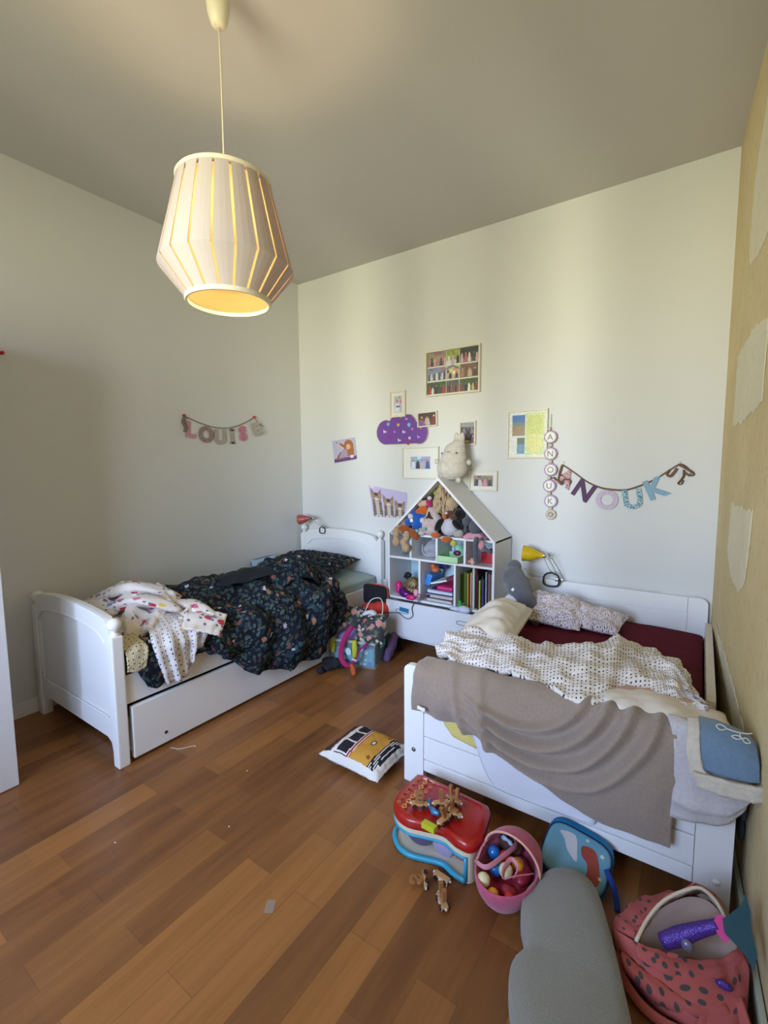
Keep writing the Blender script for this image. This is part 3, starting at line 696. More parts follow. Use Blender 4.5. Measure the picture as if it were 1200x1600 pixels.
plank_end('footboard', 2.155, 3.372, -1.575, -1.545, .560, .03, tb)
plank_end('headboard', 2.155, 3.300, -.045, -.015, .665, .04, tb)
for x in (2.158, 3.290): 
    g = MB(); 
    P = [(-.046, .30), (-.046, .525), (-1.08, .525), (-1.12, .515), (-1.14, .49), (-1.145, .30)]
    g.prism(P, x, x+.032, 'x'); g.box((x, -1.544, .16), (x+.032, -.046, .30)); g.build('guard_rail', mat('warm_white_lacquer', (222, 212, 192), .4), tb)
for i in range(2):
    cx, cz = ((2.205, .163), (3.335, .113))[i]
    shade(MB().lathe([(.0, .005), (.008, .004), (.011, 0)], (cx, -1.575, cz), 14, Matrix.Rotation(PI/2, 3, 'X')).build('screw_cap', mat('screw_metal', (120, 112, 100), .4, metal=.6) if i == 0 else white_lacquer, tb), 50)
wine = mat('wine_red_sheet', (92, 18, 32), .9, bump=.25, bscale=18, spec=.2)
C = []
for y in np.linspace(-1.535, -.055, 8): C.append([(2.195, y, .33), (2.20, y, .41), (2.24, y, .452), (2.6, y, .458), (3.0, y, .458), (3.25, y, .45), (3.28, y, .41), (3.284, y, .33)])
tag(cloth('mattress', C, wine, thick=.03, amp=.003, scale=.3, seed=14), 'mattress with wine red fitted sheet on the right bed', 'mattress')
MB().box((2.20, -1.54, .22), (3.28, -.05, .25)).build('slat_base', white_board, tb)

def dotted():
    s = N('dotted_cotton'); co = s.coord('UV', rot=(0, 0, .25))
    def ch(c, i): x = s.n('ShaderNodeSeparateColor'); s.l(c, x.inputs[0]); return x.outputs[i]
    d, cc = s.vor(co, 64, 0); m = s.math('LESS_THAN', d, .205)
    col = s.ramp(ch(cc, 0), [(0, (44, 46, 62)), (.45, (176, 150, 140)), (.62, (60, 58, 74))], 'CONSTANT')
    c = s.mix(m, s.mix(s.noise(co, 2, 2), (232, 222, 208), (228, 222, 220)), col)
    s.base(c); s.b.inputs['Roughness'].default_value = .9; s.bump(s.noise(s.coord(), 35, 3), .25, .004); return s.m
def ditsy(name, base, cols, sc=62, thr=.3, dens=.15):
    s = N(name); co = s.coord('UV')
    def ch(c, i): x = s.n('ShaderNodeSeparateColor'); s.l(c, x.inputs[0]); return x.outputs[i]
    d, cc = s.vor(co, sc); m = s.math('MULTIPLY', s.math('LESS_THAN', d, thr), s.math('GREATER_THAN', ch(cc, 2), dens))
    k = len(cols); col = s.ramp(ch(cc, 0), [(i/k, cols[i]) for i in range(k)], 'CONSTANT')
    s.base(s.mix(m, base, col)); s.b.inputs['Roughness'].default_value = .9; s.bump(s.noise(s.coord(), 35, 3), .25, .004); return s.m
dots = dotted(); dit = ditsy('ditsy_floral', (228, 218, 216), [(44, 44, 66), (150, 60, 70), (120, 110, 160), (190, 140, 140), (60, 60, 80)], 125, .33, .3)
# dotted duvet in a wave over the middle of the bed
Xs = [2.24, 2.34, 2.46, 2.58, 2.70, 2.82, 2.94, 3.04, 3.13, 3.20, 3.27]
top = [(-1.16, .52), (-1.04, .56), (-.96, .56), (-1.03, .55), (-.93, .55), (-.86, .56), (-.82, .57), (-.72, .56), (-.80, .56), (-1.0, .56), (-1.24, .56)]
bot = [(-1.43, .57), (-1.49, .60), (-1.52, .60), (-1.50, .61), (-1.52, .61), (-1.56, .61), (-1.60, .60), (-1.48, .60), (-1.44, .60), (-1.40, .60), (-1.44, .60)]
rows = []
for k, v in enumerate((0, .12, .35, .6, .85, 1.0)):
    hgt = (-.07, .02, .06, .055, .03, -.005)[k]
    rows.append([(x, t_[0]+(b_[0]-t_[0])*v, t_[1]+(b_[1]-t_[1])*v+hgt*(1.0 if x < 3.1 else .6)) for x, t_, b_ in zip(Xs, top, bot)])
def ddf(u, v, UV): return .022*np.sin(2*PI*(u*3.7+.35*v))*np.sin(PI*v)-.045*np.exp(-((u-.33)/.035)**2)*np.exp(-((v-.4)/.25)**2)+.03*np.exp(-((u-.63)/.05)**2)*(1-v)
tag(cloth('duvet', rows, dots, su=12, sv=14, thick=.03, amp=.022, scale=.17, seed=44, fold=ddf), 'white duvet with small dark dots lying across the right bed', 'duvet')
# pale lower quilt, peach stripe, sloping to the right foot corner
s = N('pale_quilt'); co = s.coord('UV'); sx = s.n('ShaderNodeSeparateXYZ'); s.l(co, sx.inputs[0])
band = s.ramp(sx.outputs[1], [(0, (206, 168, 152)), (.15, (228, 218, 204))], 'CONSTANT')
s.base(s.mix(s.ramp(sx.outputs[0], [(.10, (0, 0, 0, 1)), (.13, (1, 1, 1, 1))]), (206, 216, 220), band)); s.b.inputs['Roughness'].default_value = .9; s.bump(s.noise(s.coord(), 14, 3), .4, .01)
C = [[(2.80, -1.30, .50), (2.95, -1.32, .55), (3.10, -1.26, .56), (3.24, -1.24, .55), (3.32, -1.26, .53)],
     [(2.82, -1.42, .55), (2.97, -1.42, .61), (3.10, -1.36, .61), (3.24, -1.34, .60), (3.335, -1.36, .58)],
     [(2.86, -1.52, .57), (3.00, -1.50, .62), (3.12, -1.46, .62), (3.25, -1.45, .61), (3.345, -1.47, .60)],
     [(2.90, -1.57, .57), (3.02, -1.565, .60), (3.14, -1.56, .60), (3.26, -1.56, .60), (3.35, -1.57, .59)],
     [(2.92, -1.59, .50), (3.04, -1.592, .50), (3.15, -1.592, .50), (3.27, -1.592, .50), (3.35, -1.592, .50)]]
tag(cloth('quilt', C, s.m, thick=.02, amp=.01, scale=.16, seed=51), 'pale quilt with peach border under the dotted duvet, right foot corner', 'quilt')
# beige throw over the footboard
def fleece(name, c, sc=90):
    s = N(name); s.base(s.mix(s.noise(s.coord(), sc, 3), c, tuple(int(x*.86) for x in c))); s.b.inputs['Roughness'].default_value = 1; s.b.inputs['Sheen Weight'].default_value = .35; s.b.inputs['Specular IOR Level'].default_value = .1
    s.bump(s.noise(s.coord(), 260, 2), .6, .004); return s.m
taupe = fleece('taupe_fleece', (164, 146, 130))
Xt = [2.235, 2.33, 2.45, 2.58, 2.72, 2.86, 3.0, 3.12, 3.215]
hem = [.385, .375, .375, .345, .285, .225, .19, .195, .20]
hx = [2.225, 2.33, 2.45, 2.57, 2.71, 2.85, 2.99, 3.12, 3.205]
rows = [[(x, -1.40, .52) for x in Xt], [(x, -1.49, .585 if i < 7 else .595) for i, x in enumerate(Xt)], [(x, -1.55, .605 if i else .585) for i, x in enumerate(Xt)], [(x, -1.60, .575) for x in Xt]]
for f in (.25, .5, .75, 1.0):
    rows.append([(x+(h_x-x)*f, -1.612-(.028 if 0 < i < 8 else .008)*math.sin(PI*min(1, f*.9+.1))-.004*f, .555+(h-.555)*f) for i, (x, h_x, h) in enumerate(zip(Xt, hx, hem))])
def tfold(u, v, UV):
    w = np.clip(v*2.2-.55, 0, 1)
    out = .012*np.sin(2*PI*u*7+2*v)*w*np.clip(.35-u, 0, 1)*3
    # draped arcs that swing from the left shoulder down to the right and up again
    for k, (c0, a, wd) in enumerate(((.50, .050, .018), (.62, .055, .019), (.745, .052, .019), (.88, .040, .020))):
        rr = np.sqrt(((u-.42)/.60)**2+((v-.28)/.75)**2); out = out+a*np.exp(-((rr-c0)/(wd*1.7))**2)*np.clip((u-.22)*5, 0, 1)*np.clip((v-.25)*4, 0, 1)*np.clip((.985-u)*25, 0, 1)
    return out+.03*np.exp(-((u-.13-v*.12)/.025)**2)*w+.028*np.exp(-((u-.24-v*.14)/.022)**2)*w
throw = tag(cloth('throw_blanket', rows, taupe, su=18, sv=16, thick=.008, amp=.006, scale=.25, seed=61, fold=tfold), 'taupe fleece throw draped over the footboard of the right bed', 'blanket')
MB().box((2.262, -1.642, .402), (2.300, -1.638, .418), .001, rot=Matrix.Rotation(.12, 3, 'Y')).build('care_label', paper_white, throw, label='small white care label')
# other cloths over the footboard
wsheet = mat('white_cotton', (222, 222, 228), .9, bump=.3, bscale=20)
C = [[(2.42, -1.586, .50), (2.6, -1.586, .50), (2.8, -1.586, .48), (2.98, -1.586, .45)], [(2.50, -1.589, .33), (2.66, -1.592, .30), (2.82, -1.592, .28), (2.98, -1.588, .27)], [(2.555, -1.588, .20), (2.68, -1.592, .19), (2.82, -1.592, .185), (2.98, -1.588, .19)], [(2.60, -1.588, .145), (2.70, -1.590, .145), (2.83, -1.590, .15), (2.97, -1.588, .155)]]
tag(cloth('white_sheet', C, wsheet, thick=.004, amp=.003, scale=.12, seed=3), 'thin white sheet hanging below the taupe throw on the footboard', 'sheet')
yc = mat('yellow_cotton', (212, 196, 112), .9, bump=.5, bscale=40)
C = [[(2.35, -1.584, .42), (2.42, -1.585, .42), (2.50, -1.585, .42)], [(2.365, -1.586, .35), (2.44, -1.59, .35), (2.51, -1.587, .35)], [(2.41, -1.586, .30), (2.46, -1.59, .295), (2.515, -1.588, .285)]]
tag(cloth('yellow_cloth', C, yc, thick=.004, amp=.003, scale=.05, seed=3), 'yellow cloth peeping out below the left end of the taupe throw', 'cloth')
fl_w = fleece('white_fleece', (214, 208, 208))
C = [[(3.17, -1.50, .60), (3.24, -1.50, .61), (3.32, -1.50, .61), (3.37, -1.50, .60)], [(3.18, -1.57, .615), (3.25, -1.57, .62), (3.33, -1.57, .62), (3.385, -1.57, .61)],
     [(3.20, -1.618, .56), (3.26, -1.62, .56), (3.34, -1.622, .56), (3.40, -1.60, .56)], [(3.205, -1.625, .42), (3.27, -1.635, .41), (3.34, -1.63, .42), (3.40, -1.60, .46)], [(3.20, -1.62, .315), (3.27, -1.628, .325), (3.34, -1.622, .345), (3.39, -1.60, .41)]]
wfl = tag(cloth('fleece_blanket', C, fl_w, thick=.018, amp=.008, scale=.14, seed=13, fold=lambda u, v, UV: .012*np.exp(-((v-.86)/.03)**2)), 'white fleece blanket hanging over the right foot corner, under the blue blanket', 'blanket')
bluef = fleece('blue_fleece', (124, 150, 176)); creamf = fleece('cream_fleece', (226, 216, 198))
C = [[(3.262, -1.545, .640), (3.31, -1.55, .640), (3.36, -1.555, .635), (3.395, -1.56, .625)], [(3.262, -1.595, .635), (3.32, -1.60, .638), (3.37, -1.605, .632), (3.405, -1.60, .62)],
     [(3.265, -1.640, .605), (3.32, -1.648, .605), (3.375, -1.65, .60), (3.41, -1.645, .59)], [(3.268, -1.652, .57), (3.325, -1.658, .568), (3.38, -1.658, .565), (3.412, -1.652, .56)], [(3.275, -1.655, .525), (3.33, -1.662, .525), (3.385, -1.662, .53), (3.414, -1.656, .535)]]
bb = tag(cloth('baby_blanket', C, bluef, thick=.012, amp=.003, scale=.15, seed=1), 'blue baby blanket with cream border and twig embroidery, right foot corner', 'blanket')
C = [[(3.232, -1.56, .632), (3.232, -1.61, .622), (3.232, -1.652, .585), (3.238, -1.662, .545), (3.250, -1.666, .505), (3.275, -1.668, .478)],
     [(3.262, -1.56, .642), (3.264, -1.61, .635), (3.266, -1.655, .595), (3.270, -1.665, .560), (3.278, -1.668, .530), (3.295, -1.670, .512)]]
cloth('border', C, creamf, bb, thick=.016, amp=.003, scale=.05, seed=4, su=6, label='thick cream fleece border')
C = [[(3.255, -1.668, .520), (3.33, -1.672, .525), (3.39, -1.672, .53), (3.418, -1.664, .535)], [(3.272, -1.670, .478), (3.33, -1.674, .480), (3.39, -1.674, .486), (3.42, -1.666, .492)]]
cloth('border', C, creamf, bb, thick=.016, amp=.003, scale=.05, seed=5, su=6, label='thick cream fleece border')
e = MB()
for P in ([(.03, .0), (.055, -.004), (.085, .0), (.1, .008)], [(.0, .0), (.012, .012), (.03, 0), (.012, -.012), (0, 0)], [(.065, -.004), (.067, -.02), (.07, -.026)], [(.07, -.026), (.06, -.018), (.043, -.026), (.055, -.034), (.07, -.026)], [(.07, -.026), (.082, -.02), (.092, -.034), (.078, -.04), (.07, -.026)]):
    e.tube([(3.305+x*.9, -1.603+z*1.0, .6475+z*.25) for x, z in P], .0016, 6)
e.build('twig_embroidery', paper_white, bb, smooth=True, label='white stitched twig with leaves')

# bolster pillow, ditsy pillow, plush whale
cream_c = mat('cream_cotton', (228, 218, 202), .9, bump=.4, bscale=14)
tag(pillow('pillow', .66, .27, .24, cream_c, M=frame_M((2.335, -.90, .575), (.10, -1, 0), (-.10, 0, 1)), seed=31, amp=.016, horn=.01, pw=2.0), 'cream pillow lying along the left guard rail of the right bed', 'pillow')
tag(cloth('pillowcase_tip', [[(2.20, -.50, .56), (2.25, -.46, .60), (2.30, -.50, .57)], [(2.21, -.42, .60), (2.25, -.40, .635), (2.30, -.43, .60)], [(2.22, -.36, .57), (2.25, -.34, .60), (2.29, -.36, .56)]], wsheet, thick=.02, amp=.004), 'white pillow corner standing up beside the grey plush animal', 'pillow')
p = pillow('pillow', .34, .30, .15, dit, M=frame_M((2.50, -.33, .54), (1, .12, -.1), (-.1, -.35, 1)), seed=12, amp=.02)
tag(p, 'small floral pillow with crumpled corner beside the grey plush animal', 'pillow')
tag(pillow('pillow', .34, .26, .12, dit, M=frame_M((2.725, -.29, .515), (1, -.12, -.05), (0, -.2, 1)), seed=19, amp=.018), 'small floral pillow lying flat on the wine red sheet', 'pillow')
def plush(name, c, sc=180, st=.8):
    s = N(name); s.base(s.mix(s.noise(s.coord(), 30, 4), c, tuple(int(x*.78) for x in c))); s.b.inputs['Roughness'].default_value = 1; s.b.inputs['Sheen Weight'].default_value = .4; s.b.inputs['Specular IOR Level'].default_value = .05
    s.bump(s.noise(s.coord(), sc, 3), st, .006); return s.m
grey_pl = plush('grey_plush', (112, 112, 116))
t = thing('plush_animal', 'large grey plush animal leaning over the cream pillow on the right bed', 'plush toy', (2.28, -.35, .46))
blob('body', [((2.225, -.30, .775), (.05, .055, .055)), ((2.235, -.34, .715), (.075, .075, .08), (0, .3, 0)), ((2.285, -.37, .655), (.082, .08, .125), (0, -.35, 0)), ((2.355, -.41, .57), (.062, .065, .13), (0, -.45, 0)), ((2.40, -.43, .515), (.038, .04, .07), (0, -.4, 0))], grey_pl, t, vox=.007, smooth=8)
blob('flipper', [((2.335, -.47, .485), (.030, .03, .035)), ((2.325, -.46, .52), (.028, .03, .035))], grey_pl, t, vox=.006)
MB().box((2.262, -.452, .655), (2.278, -.448, .675), .001, rot=Matrix.Rotation(.6, 3, 'Y')).build('tag', paper_white, t, label='white cloth tag')

# ------------------------------------------------------------------ pendant lamp
LX, LY = 1.738, -2.14
lamp = thing('pendant_lamp', 'white pendant lamp with glowing slits hanging from the ceiling', 'lamp', (LX, LY, 2.07))
rose_m = mat('ivory_plastic', (222, 214, 190), .4)
shade(MB().lathe([(.0, -.155), (.018, -.155), (.027, -.145), (.038, -.11), (.043, -.06), (.044, 0)], (LX, LY, H), 28).build('ceiling_rose', rose_m, lamp), 50)
MB().tube([(LX, LY, H-.15), (LX+.002, LY, 2.8), (LX-.001, LY, 2.42)], .0028, 6).build('cord', rose_m, lamp, smooth=True)
s = N('lamp_white_plastic'); s.base((196, 189, 184)); s.b.inputs['Roughness'].default_value = .5
tl = s.n('ShaderNodeBsdfTranslucent'); tl.inputs[0].default_value = (.80, .42, .22, 1); mx = s.n('ShaderNodeMixShader'); mx.inputs[0].default_value = .17
s.l(s.b.outputs[0], mx.inputs[1]); s.l(tl.outputs[0], mx.inputs[2]); s.l(mx.outputs[0], s.out.inputs[0]); shell = s.m
ZT, ZM, ZBt = 2.475, 2.178, 2.068; RT, RM, RB = .165, .240, .150
NP = 20
for k in range(NP):
    a0 = 2*PI*(k+.055)/NP+.08; a1 = 2*PI*(k+.945)/NP+.08
    # slits keep a constant width: narrow the panel by angle at small radii
    V = []; F = []; rings = [(RT, ZT), (RM, ZM), (RB, ZBt)]
    for r, z in rings:
        g = .0042/r
        for q in range(4):
            t = (2*PI*k/NP+.08+g)+(2*PI/NP-2*g)*q/3
            for rr in (r, r-.002): V.append((LX+rr*math.cos(t), LY+rr*math.sin(t), z))
    for j in range(2):
        for q in range(3):
            a = j*8+q*2; F += [(a, a+2, a+10, a+8), (a+1, a+9, a+11, a+3)]
    for j in range(2): F += [(j*8, j*8+8, j*8+9, j*8+1), (j*8+6, j*8+7, j*8+15, j*8+14)]
    F += [(0, 1, 3, 2), (2, 3, 5, 4), (4, 5, 7, 6), (16, 18, 19, 17), (18, 20, 21, 19), (20, 22, 23, 21)]
    obj('shade_panel', V, F, shell, lamp)
shade(MB().lathe([(RT-.004, ZT-.006), (RT+.004, ZT-.006), (RT+.005, ZT+.006), (RT+.002, ZT+.010), (RT-.004, ZT+.010), (RT-.004, ZT-.006)], (LX, LY, 0), 64, cap=False).build('top_ring', rose_m, lamp), 40)
shade(MB().lathe([(RB-.006, ZBt+.006), (RB+.004, ZBt+.007), (RB+.006, ZBt-.004), (RB+.002, ZBt-.010), (RB-.006, ZBt-.010), (RB-.006, ZBt+.006)], (LX, LY, 0), 64, cap=False).build('bottom_ring', rose_m, lamp), 40)
sp = MB()
for k in range(3):
    a = 2*PI*k/3+.3; sp.tube([(LX+.02*math.cos(a), LY+.02*math.sin(a), 2.44), (LX+(RT-.005)*math.cos(a), LY+(RT-.005)*math.sin(a), ZT)], .0022, 6, sm=1)
sp.build('shade_spider', chrome, lamp)
s = N('slit_glow_liner'); tl = s.n('ShaderNodeBsdfTranslucent'); df = s.n('ShaderNodeBsdfDiffuse'); mx = s.n('ShaderNodeMixShader')  # liner added inside the shade so its slits glow warm
tl.inputs[0].default_value = (.40, .27, .13, 1); df.inputs[0].default_value = (.50, .40, .20, 1); mx.inputs[0].default_value = .35
s.l(tl.outputs[0], mx.inputs[1]); s.l(df.outputs[0], mx.inputs[2]); s.l(mx.outputs[0], s.out.inputs[0])
shade(MB().lathe([(RT-.012, ZT-.01), (RM-.012, ZM), (RB-.008, ZBt+.006)], (LX, LY, 0), 48, cap=False).build('liner', s.m, lamp, label='thin warm translucent liner, added so the slits glow'), 20)
shade(MB().lathe([(.0, 2.36), (.018, 2.36), (.02, 2.38), (.02, 2.43), (.012, 2.445)], (LX, LY, 0), 20).build('lamp_holder', rose_m, lamp), 50)
MB().lathe([(.0, 2.322), (.015, 2.325), (.020, 2.34), (.014, 2.36)], (LX, LY, 0), 20).build('bulb', mat('bulb_glass', (255, 240, 210), .3, emit=(255, 214, 150), es=6), lamp, smooth=True)
ld = bpy.data.lights.new('bulb_light', 'POINT'); ld.energy = 12; ld.color = (1, .74, .42); ld.shadow_soft_size = .045
lo = bpy.data.objects.new('bulb_light', ld); COL.objects.link(lo); lo.location = (LX, LY, 2.285)

# ------------------------------------------------------------------ pictures on the back wall
glass_mat = mat('picture_glass', (255, 255, 255), .03, spec=.5, alpha=.035)
prt = attr_mat('printed_photo', .35)
ivory = mat('passe_partout', (228, 226, 218), .8)
def people(r, x0, y0, x1, y1, bg, n, suits, skin=((206, 160, 132), (188, 140, 112), (222, 182, 156)), ground=None, big=1.0):
    """a snapshot: backdrop, ground and a row of standing or sitting figures"""
    W, Hh = x1-x0, y1-y0; s = [('r', x0, y0, x1, y1, bg)]
    for _ in range(7):
        c = tuple(max(0, min(255, int(v*r.uniform(.6, 1.35)))) for v in bg); cx, cy = x0+W*r.random(), y0+Hh*r.uniform(.45, 1)
        s.append(('r', max(x0, cx-W*.1), max(y0, cy-Hh*.1), min(x1, cx+W*.1), min(y1, cy+Hh*.14), c))
    if ground: s.append(('r', x0, y0, x1, y0+Hh*.28, ground))
    for i in range(n):
        cx = x0+W*(i+.5+r.uniform(-.15, .15))/n; w = W/n*.42*big; h = Hh*r.uniform(.5, .62)*min(1, big); c = suits[i % len(suits)]; hy = y0+Hh*.08+h
        s.append(('p', [(max(x0, cx-w), y0+Hh*.03), (min(x1, cx+w), y0+Hh*.03), (min(x1, cx+w*.62), hy), (max(x0, cx-w*.62), hy)], c))
        hr = min(w*.42, Hh*.11*big); asp = 1.0
        s.append(('e', cx, hy+hr*1.3, hr*1.12, hr*1.5, (52, 36, 30))); s.append(('e', cx, hy+hr*1.0, hr*.82, hr*1.15, skin[i % 3]))
    return s
def frame(label, x0, x1, z0, z1, shapes, base, mw=.012, dp=.022, mat_in=0, tilt=0, group=None, px_=.0045, yb=-.002):
    cx, cz = (x0+x1)/2, (z0+z1)/2; w, h = x1-x0, z1-z0
    t = thing('framed_photo', label, 'picture', (cx, yb, cz), rot=(0, tilt, 0), group=group)
    b = MB()
    for a, c in (((-w/2, -dp, h/2-mw), (w/2, 0, h/2)), ((-w/2, -dp, -h/2), (w/2, 0, -h/2+mw)), ((-w/2, -dp, -h/2+mw), (-w/2+mw, 0, h/2-mw)), ((w/2-mw, -dp, -h/2+mw), (w/2, 0, h/2-mw))): b.box(a, c, .0015)
    b.build('frame', cream_frame, t, local=True)
    MB().box((-w/2+mw, -.006, -h/2+mw), (w/2-mw, 0, h/2-mw)).build('passe_partout', ivory, t, local=True)
    pw, ph = w-2*mw-2*mat_in, h-2*mw-2*mat_in; nx, ny = max(12, int(pw/px_)), max(12, int(ph/px_))
    V, F, C = print_grid(nx, ny, paint_fn(shapes, base), (-pw/2, -.0075, -ph/2), (pw, 0, 0), (0, 0, ph))
    C[:, :3] = np.clip(C[:, :3]*np.random.RandomState(nx).uniform(.72, 1.15, (len(C), 1)), 0, 1)
    obj('print', V, F, prt, t, local=True, col=C)
    MB().box((-w/2+mw, -.0125, -h/2+mw), (w/2-mw, -.0115, h/2-mw)).build('glass', glass_mat, t, local=True)
    return t
r = random.Random(3)
sh_ = []
cols3 = [(0, .375), (.375, .635), (.635, 1)]; rows3 = [(0, .295), (.33, .64), (.675, 1)]
spec = [((62, 84, 48), 5, [(190, 40, 48), (222, 224, 226), (30, 32, 40), (60, 56, 60)], (70, 86, 56)), ((96, 92, 90), 6, [(120, 50, 60), (40, 40, 52), (170, 60, 70)], (120, 110, 100)), ((66, 88, 50), 5, [(140, 50, 60), (26, 26, 30), (236, 236, 236), (196, 186, 120)], (74, 104, 52)),
        ((140, 150, 168), 7, [(70, 70, 96), (210, 214, 224), (60, 60, 82), (226, 226, 232)], (176, 180, 190)), ((206, 182, 146), 2, [(34, 34, 46), (52, 50, 60)], (196, 180, 158)), ((122, 96, 78), 3, [(172, 120, 100), (206, 176, 146), (90, 66, 56)], (110, 84, 66)),
        ((150, 142, 112), 6, [(190, 130, 146), (60, 44, 46), (214, 170, 176)], (120, 104, 88)), ((150, 164, 70), 3, [(226, 220, 218), (190, 176, 196), (30, 30, 38)], (214, 208, 204)), ((40, 52, 44), 5, [(214, 178, 178), (196, 96, 104), (232, 226, 220), (70, 60, 60)], (122, 118, 112))]
k = 0
for ry in rows3:
    for cx_ in cols3:
        bg, n, su, g = spec[k]; sh_ += people(r, cx_[0]+.004, ry[0], cx_[1]-.004, ry[1], bg, n, su, ground=g, big=.9 if n > 2 else .6); k += 1
sh_ += [('p', [(.38, .56), (.50, .615), (.63, .53), (.63, .575), (.5, .66), (.38, .60)], (88, 128, 150)), ('r', .395, .47, .43, .54, (70, 60, 54))]
frame('large cream frame with nine wedding snapshots, topmost picture on the back wall', 1.388, 1.848, 1.998, 2.345, sh_, (226, 222, 206), mw=.013, dp=.03, px_=.0035)
frame('small portrait frame with a photo of a child in white, above the purple cloud', 1.045, 1.198, 1.858, 2.070, people(r, 0, 0, 1, 1, (196, 194, 210), 1, [(226, 230, 240)], big=.8)+[('r', .25, .3, .75, .42, (70, 88, 140))], (210, 210, 220), mw=.011, mat_in=.028)
frame('small landscape frame with a photo of two people in red, overlapping the purple cloud', 1.313, 1.492, 1.765, 1.884, people(r, 0, 0, 1, 1, (66, 46, 46), 3, [(140, 36, 48), (206, 176, 170), (132, 34, 44)], big=1.25), (60, 40, 40), mw=.010, tilt=-.03)
frame('small portrait frame with a dark group photo, right of the white plush rabbit ears', 1.683, 1.816, 1.610, 1.788, people(r, 0, 0, 1, .45, (70, 62, 70), 3, [(120, 90, 116), (40, 40, 46)])+people(r, 0, .45, 1, .8, (60, 60, 66), 3, [(150, 120, 140), (36, 36, 40)])+[('r', 0, .8, 1, 1, (150, 156, 160)), ('e', .45, .1, .22, .07, (206, 206, 140))], (80, 70, 76), mw=.011)
frame('wide white frame with a small wedding photo and broad mount, below the purple cloud', 1.166, 1.506, 1.352, 1.608, people(r, 0, 0, 1, 1, (168, 176, 206), 4, [(226, 228, 240), (30, 32, 52), (200, 176, 190), (60, 84, 150)], big=1.1), (170, 176, 200), mw=.010, mat_in=.068, px_=.003)
frame('white frame with a family photo on a sofa, right of the shelf roof', 1.766, 1.990, 1.264, 1.416, people(r, 0, 0, 1, 1, (150, 132, 110), 4, [(36, 38, 60), (216, 196, 196), (220, 140, 150), (66, 40, 46)], big=1.1), (140, 120, 100), mw=.010, mat_in=.026, px_=.003)
frame('cream frame with three nature prints reflecting the garden, left of the name garland', 2.058, 2.342, 1.505, 1.842, [('r', .09, .46, .44, .93, (160, 134, 96)), ('r', .09, .76, .44, .93, (48, 110, 180)), ('r', .09, .68, .44, .77, (110, 132, 120)), ('r', .22, .06, .44, .42, (104, 150, 180)), ('r', .22, .28, .44, .42, (86, 110, 96)), ('r', .46, .03, .97, .97, (214, 222, 150)), ('r', .5, .5, .92, .9, (206, 214, 110)), ('e', .7, .3, .2, .2, (226, 222, 130))], (232, 232, 228), mw=.012)  # yellow-green areas paint the garden's reflection into the print

# purple cloud magnet board
cl = [('e', .19, .46, .19, .40), ('e', .39, .55, .16, .43), ('e', .62, .60, .17, .40), ('e', .85, .40, .15, .36), ('r', .19, .06, .86, .6)]
th = np.linspace(0, 2*PI, 90, endpoint=False)
def cloud_r(t):
    best = 0
    for r_ in np.linspace(.02, .75, 120):
        x = .5+r_*math.cos(t); y = .48+r_*math.sin(t)*1.0
        if any((k[0] == 'e' and ((x-k[1])/k[3])**2+((y-k[2])/k[4])**2 <= 1) or (k[0] == 'r' and k[1] <= x <= k[3] and k[2] <= y <= k[4]) for k in cl): best = r_
    return best
CW, CH = .50, .255
Pc = [(.905+CW*(.5+cloud_r(t)*math.cos(t)), 1.622+CH*(.48+cloud_r(t)*math.sin(t))) for t in th]
cb = thing('cloud_board', 'purple cloud-shaped board with unicorn, star and heart stickers on the back wall', 'wall decoration', (1.155, -.004, 1.62))
MB().prism(Pc, -.010, -.002).build('board', mat('purple_print', (116, 74, 160), .4), cb)
MB().tube([(p[0], -.010, p[1]) for p in Pc], .0028, 6, True, 1).build('rim', mat('gold_rim', (176, 158, 110), .4), cb)
def star(n, R0, R1, c, y=-.0125, y0=-.0100, rot=0):
    return [(c[0]+(R0 if i % 2 == 0 else R1)*math.sin(PI*i/n+rot), c[1]+(R0 if i % 2 == 0 else R1)*math.cos(PI*i/n+rot)) for i in range(2*n)]
def uc(x, y): return (.905+CW*x, 1.622+CH*y)
heart = lambda c, s: [(c[0]+s*.016*math.sin(t)**3, c[1]+s*(.013*math.cos(t)-.005*math.cos(2*t)-.002*math.cos(3*t))) for t in np.linspace(0, 2*PI, 20, endpoint=False)]
st = [(star(5, .017, .009, uc(.44, .68)), (214, 196, 60), 'star_sticker'), (star(5, .015, .008, uc(.87, .55), rot=.2), (216, 150, 60), 'star_sticker'), (heart(uc(.26, .28), 1.1), (170, 44, 84), 'heart_sticker'), (heart(uc(.63, .07), 1.0), (180, 40, 80), 'heart_sticker'), (star(6, .017, .013, uc(.24, .72)), (124, 176, 214), 'cloud_sticker'), (star(7, .018, .014, uc(.65, .66)), (124, 190, 224), 'cloud_sticker'), (star(6, .013, .011, uc(.66, .24)), (226, 190, 200), 'shell_sticker'), (star(8, .012, .009, uc(.71, .52)), (180, 140, 176), 'shell_sticker')]
uni = [(-.6, -.5), (-.5, .1), (-.75, .4), (-.45, .95), (-.35, .5), (0, .2), (.6, .25), (.95, -.1), (.6, -.15), (.55, -.6), (.35, -.2), (-.2, -.2), (-.3, -.6)]
for (x, y), c, s_ in (((.17, .48), (236, 232, 234), .021), ((.37, .46), (222, 150, 196), .015), ((.55, .44), (232, 228, 232), .02), ((.83, .26), (226, 160, 206), .018), ((.46, .18), (228, 222, 226), .02), ((.60, .85), (228, 180, 210), .016)):
    o = uc(x, y); st.append(([(o[0]+p[0]*s_, o[1]+p[1]*s_) for p in uni], c, 'unicorn_sticker'))
for P, c, nm in st: MB().prism(P, -.0125, -.0100).build(nm, mat('sticker_%d_%d_%d' % c, c, .5), cb)

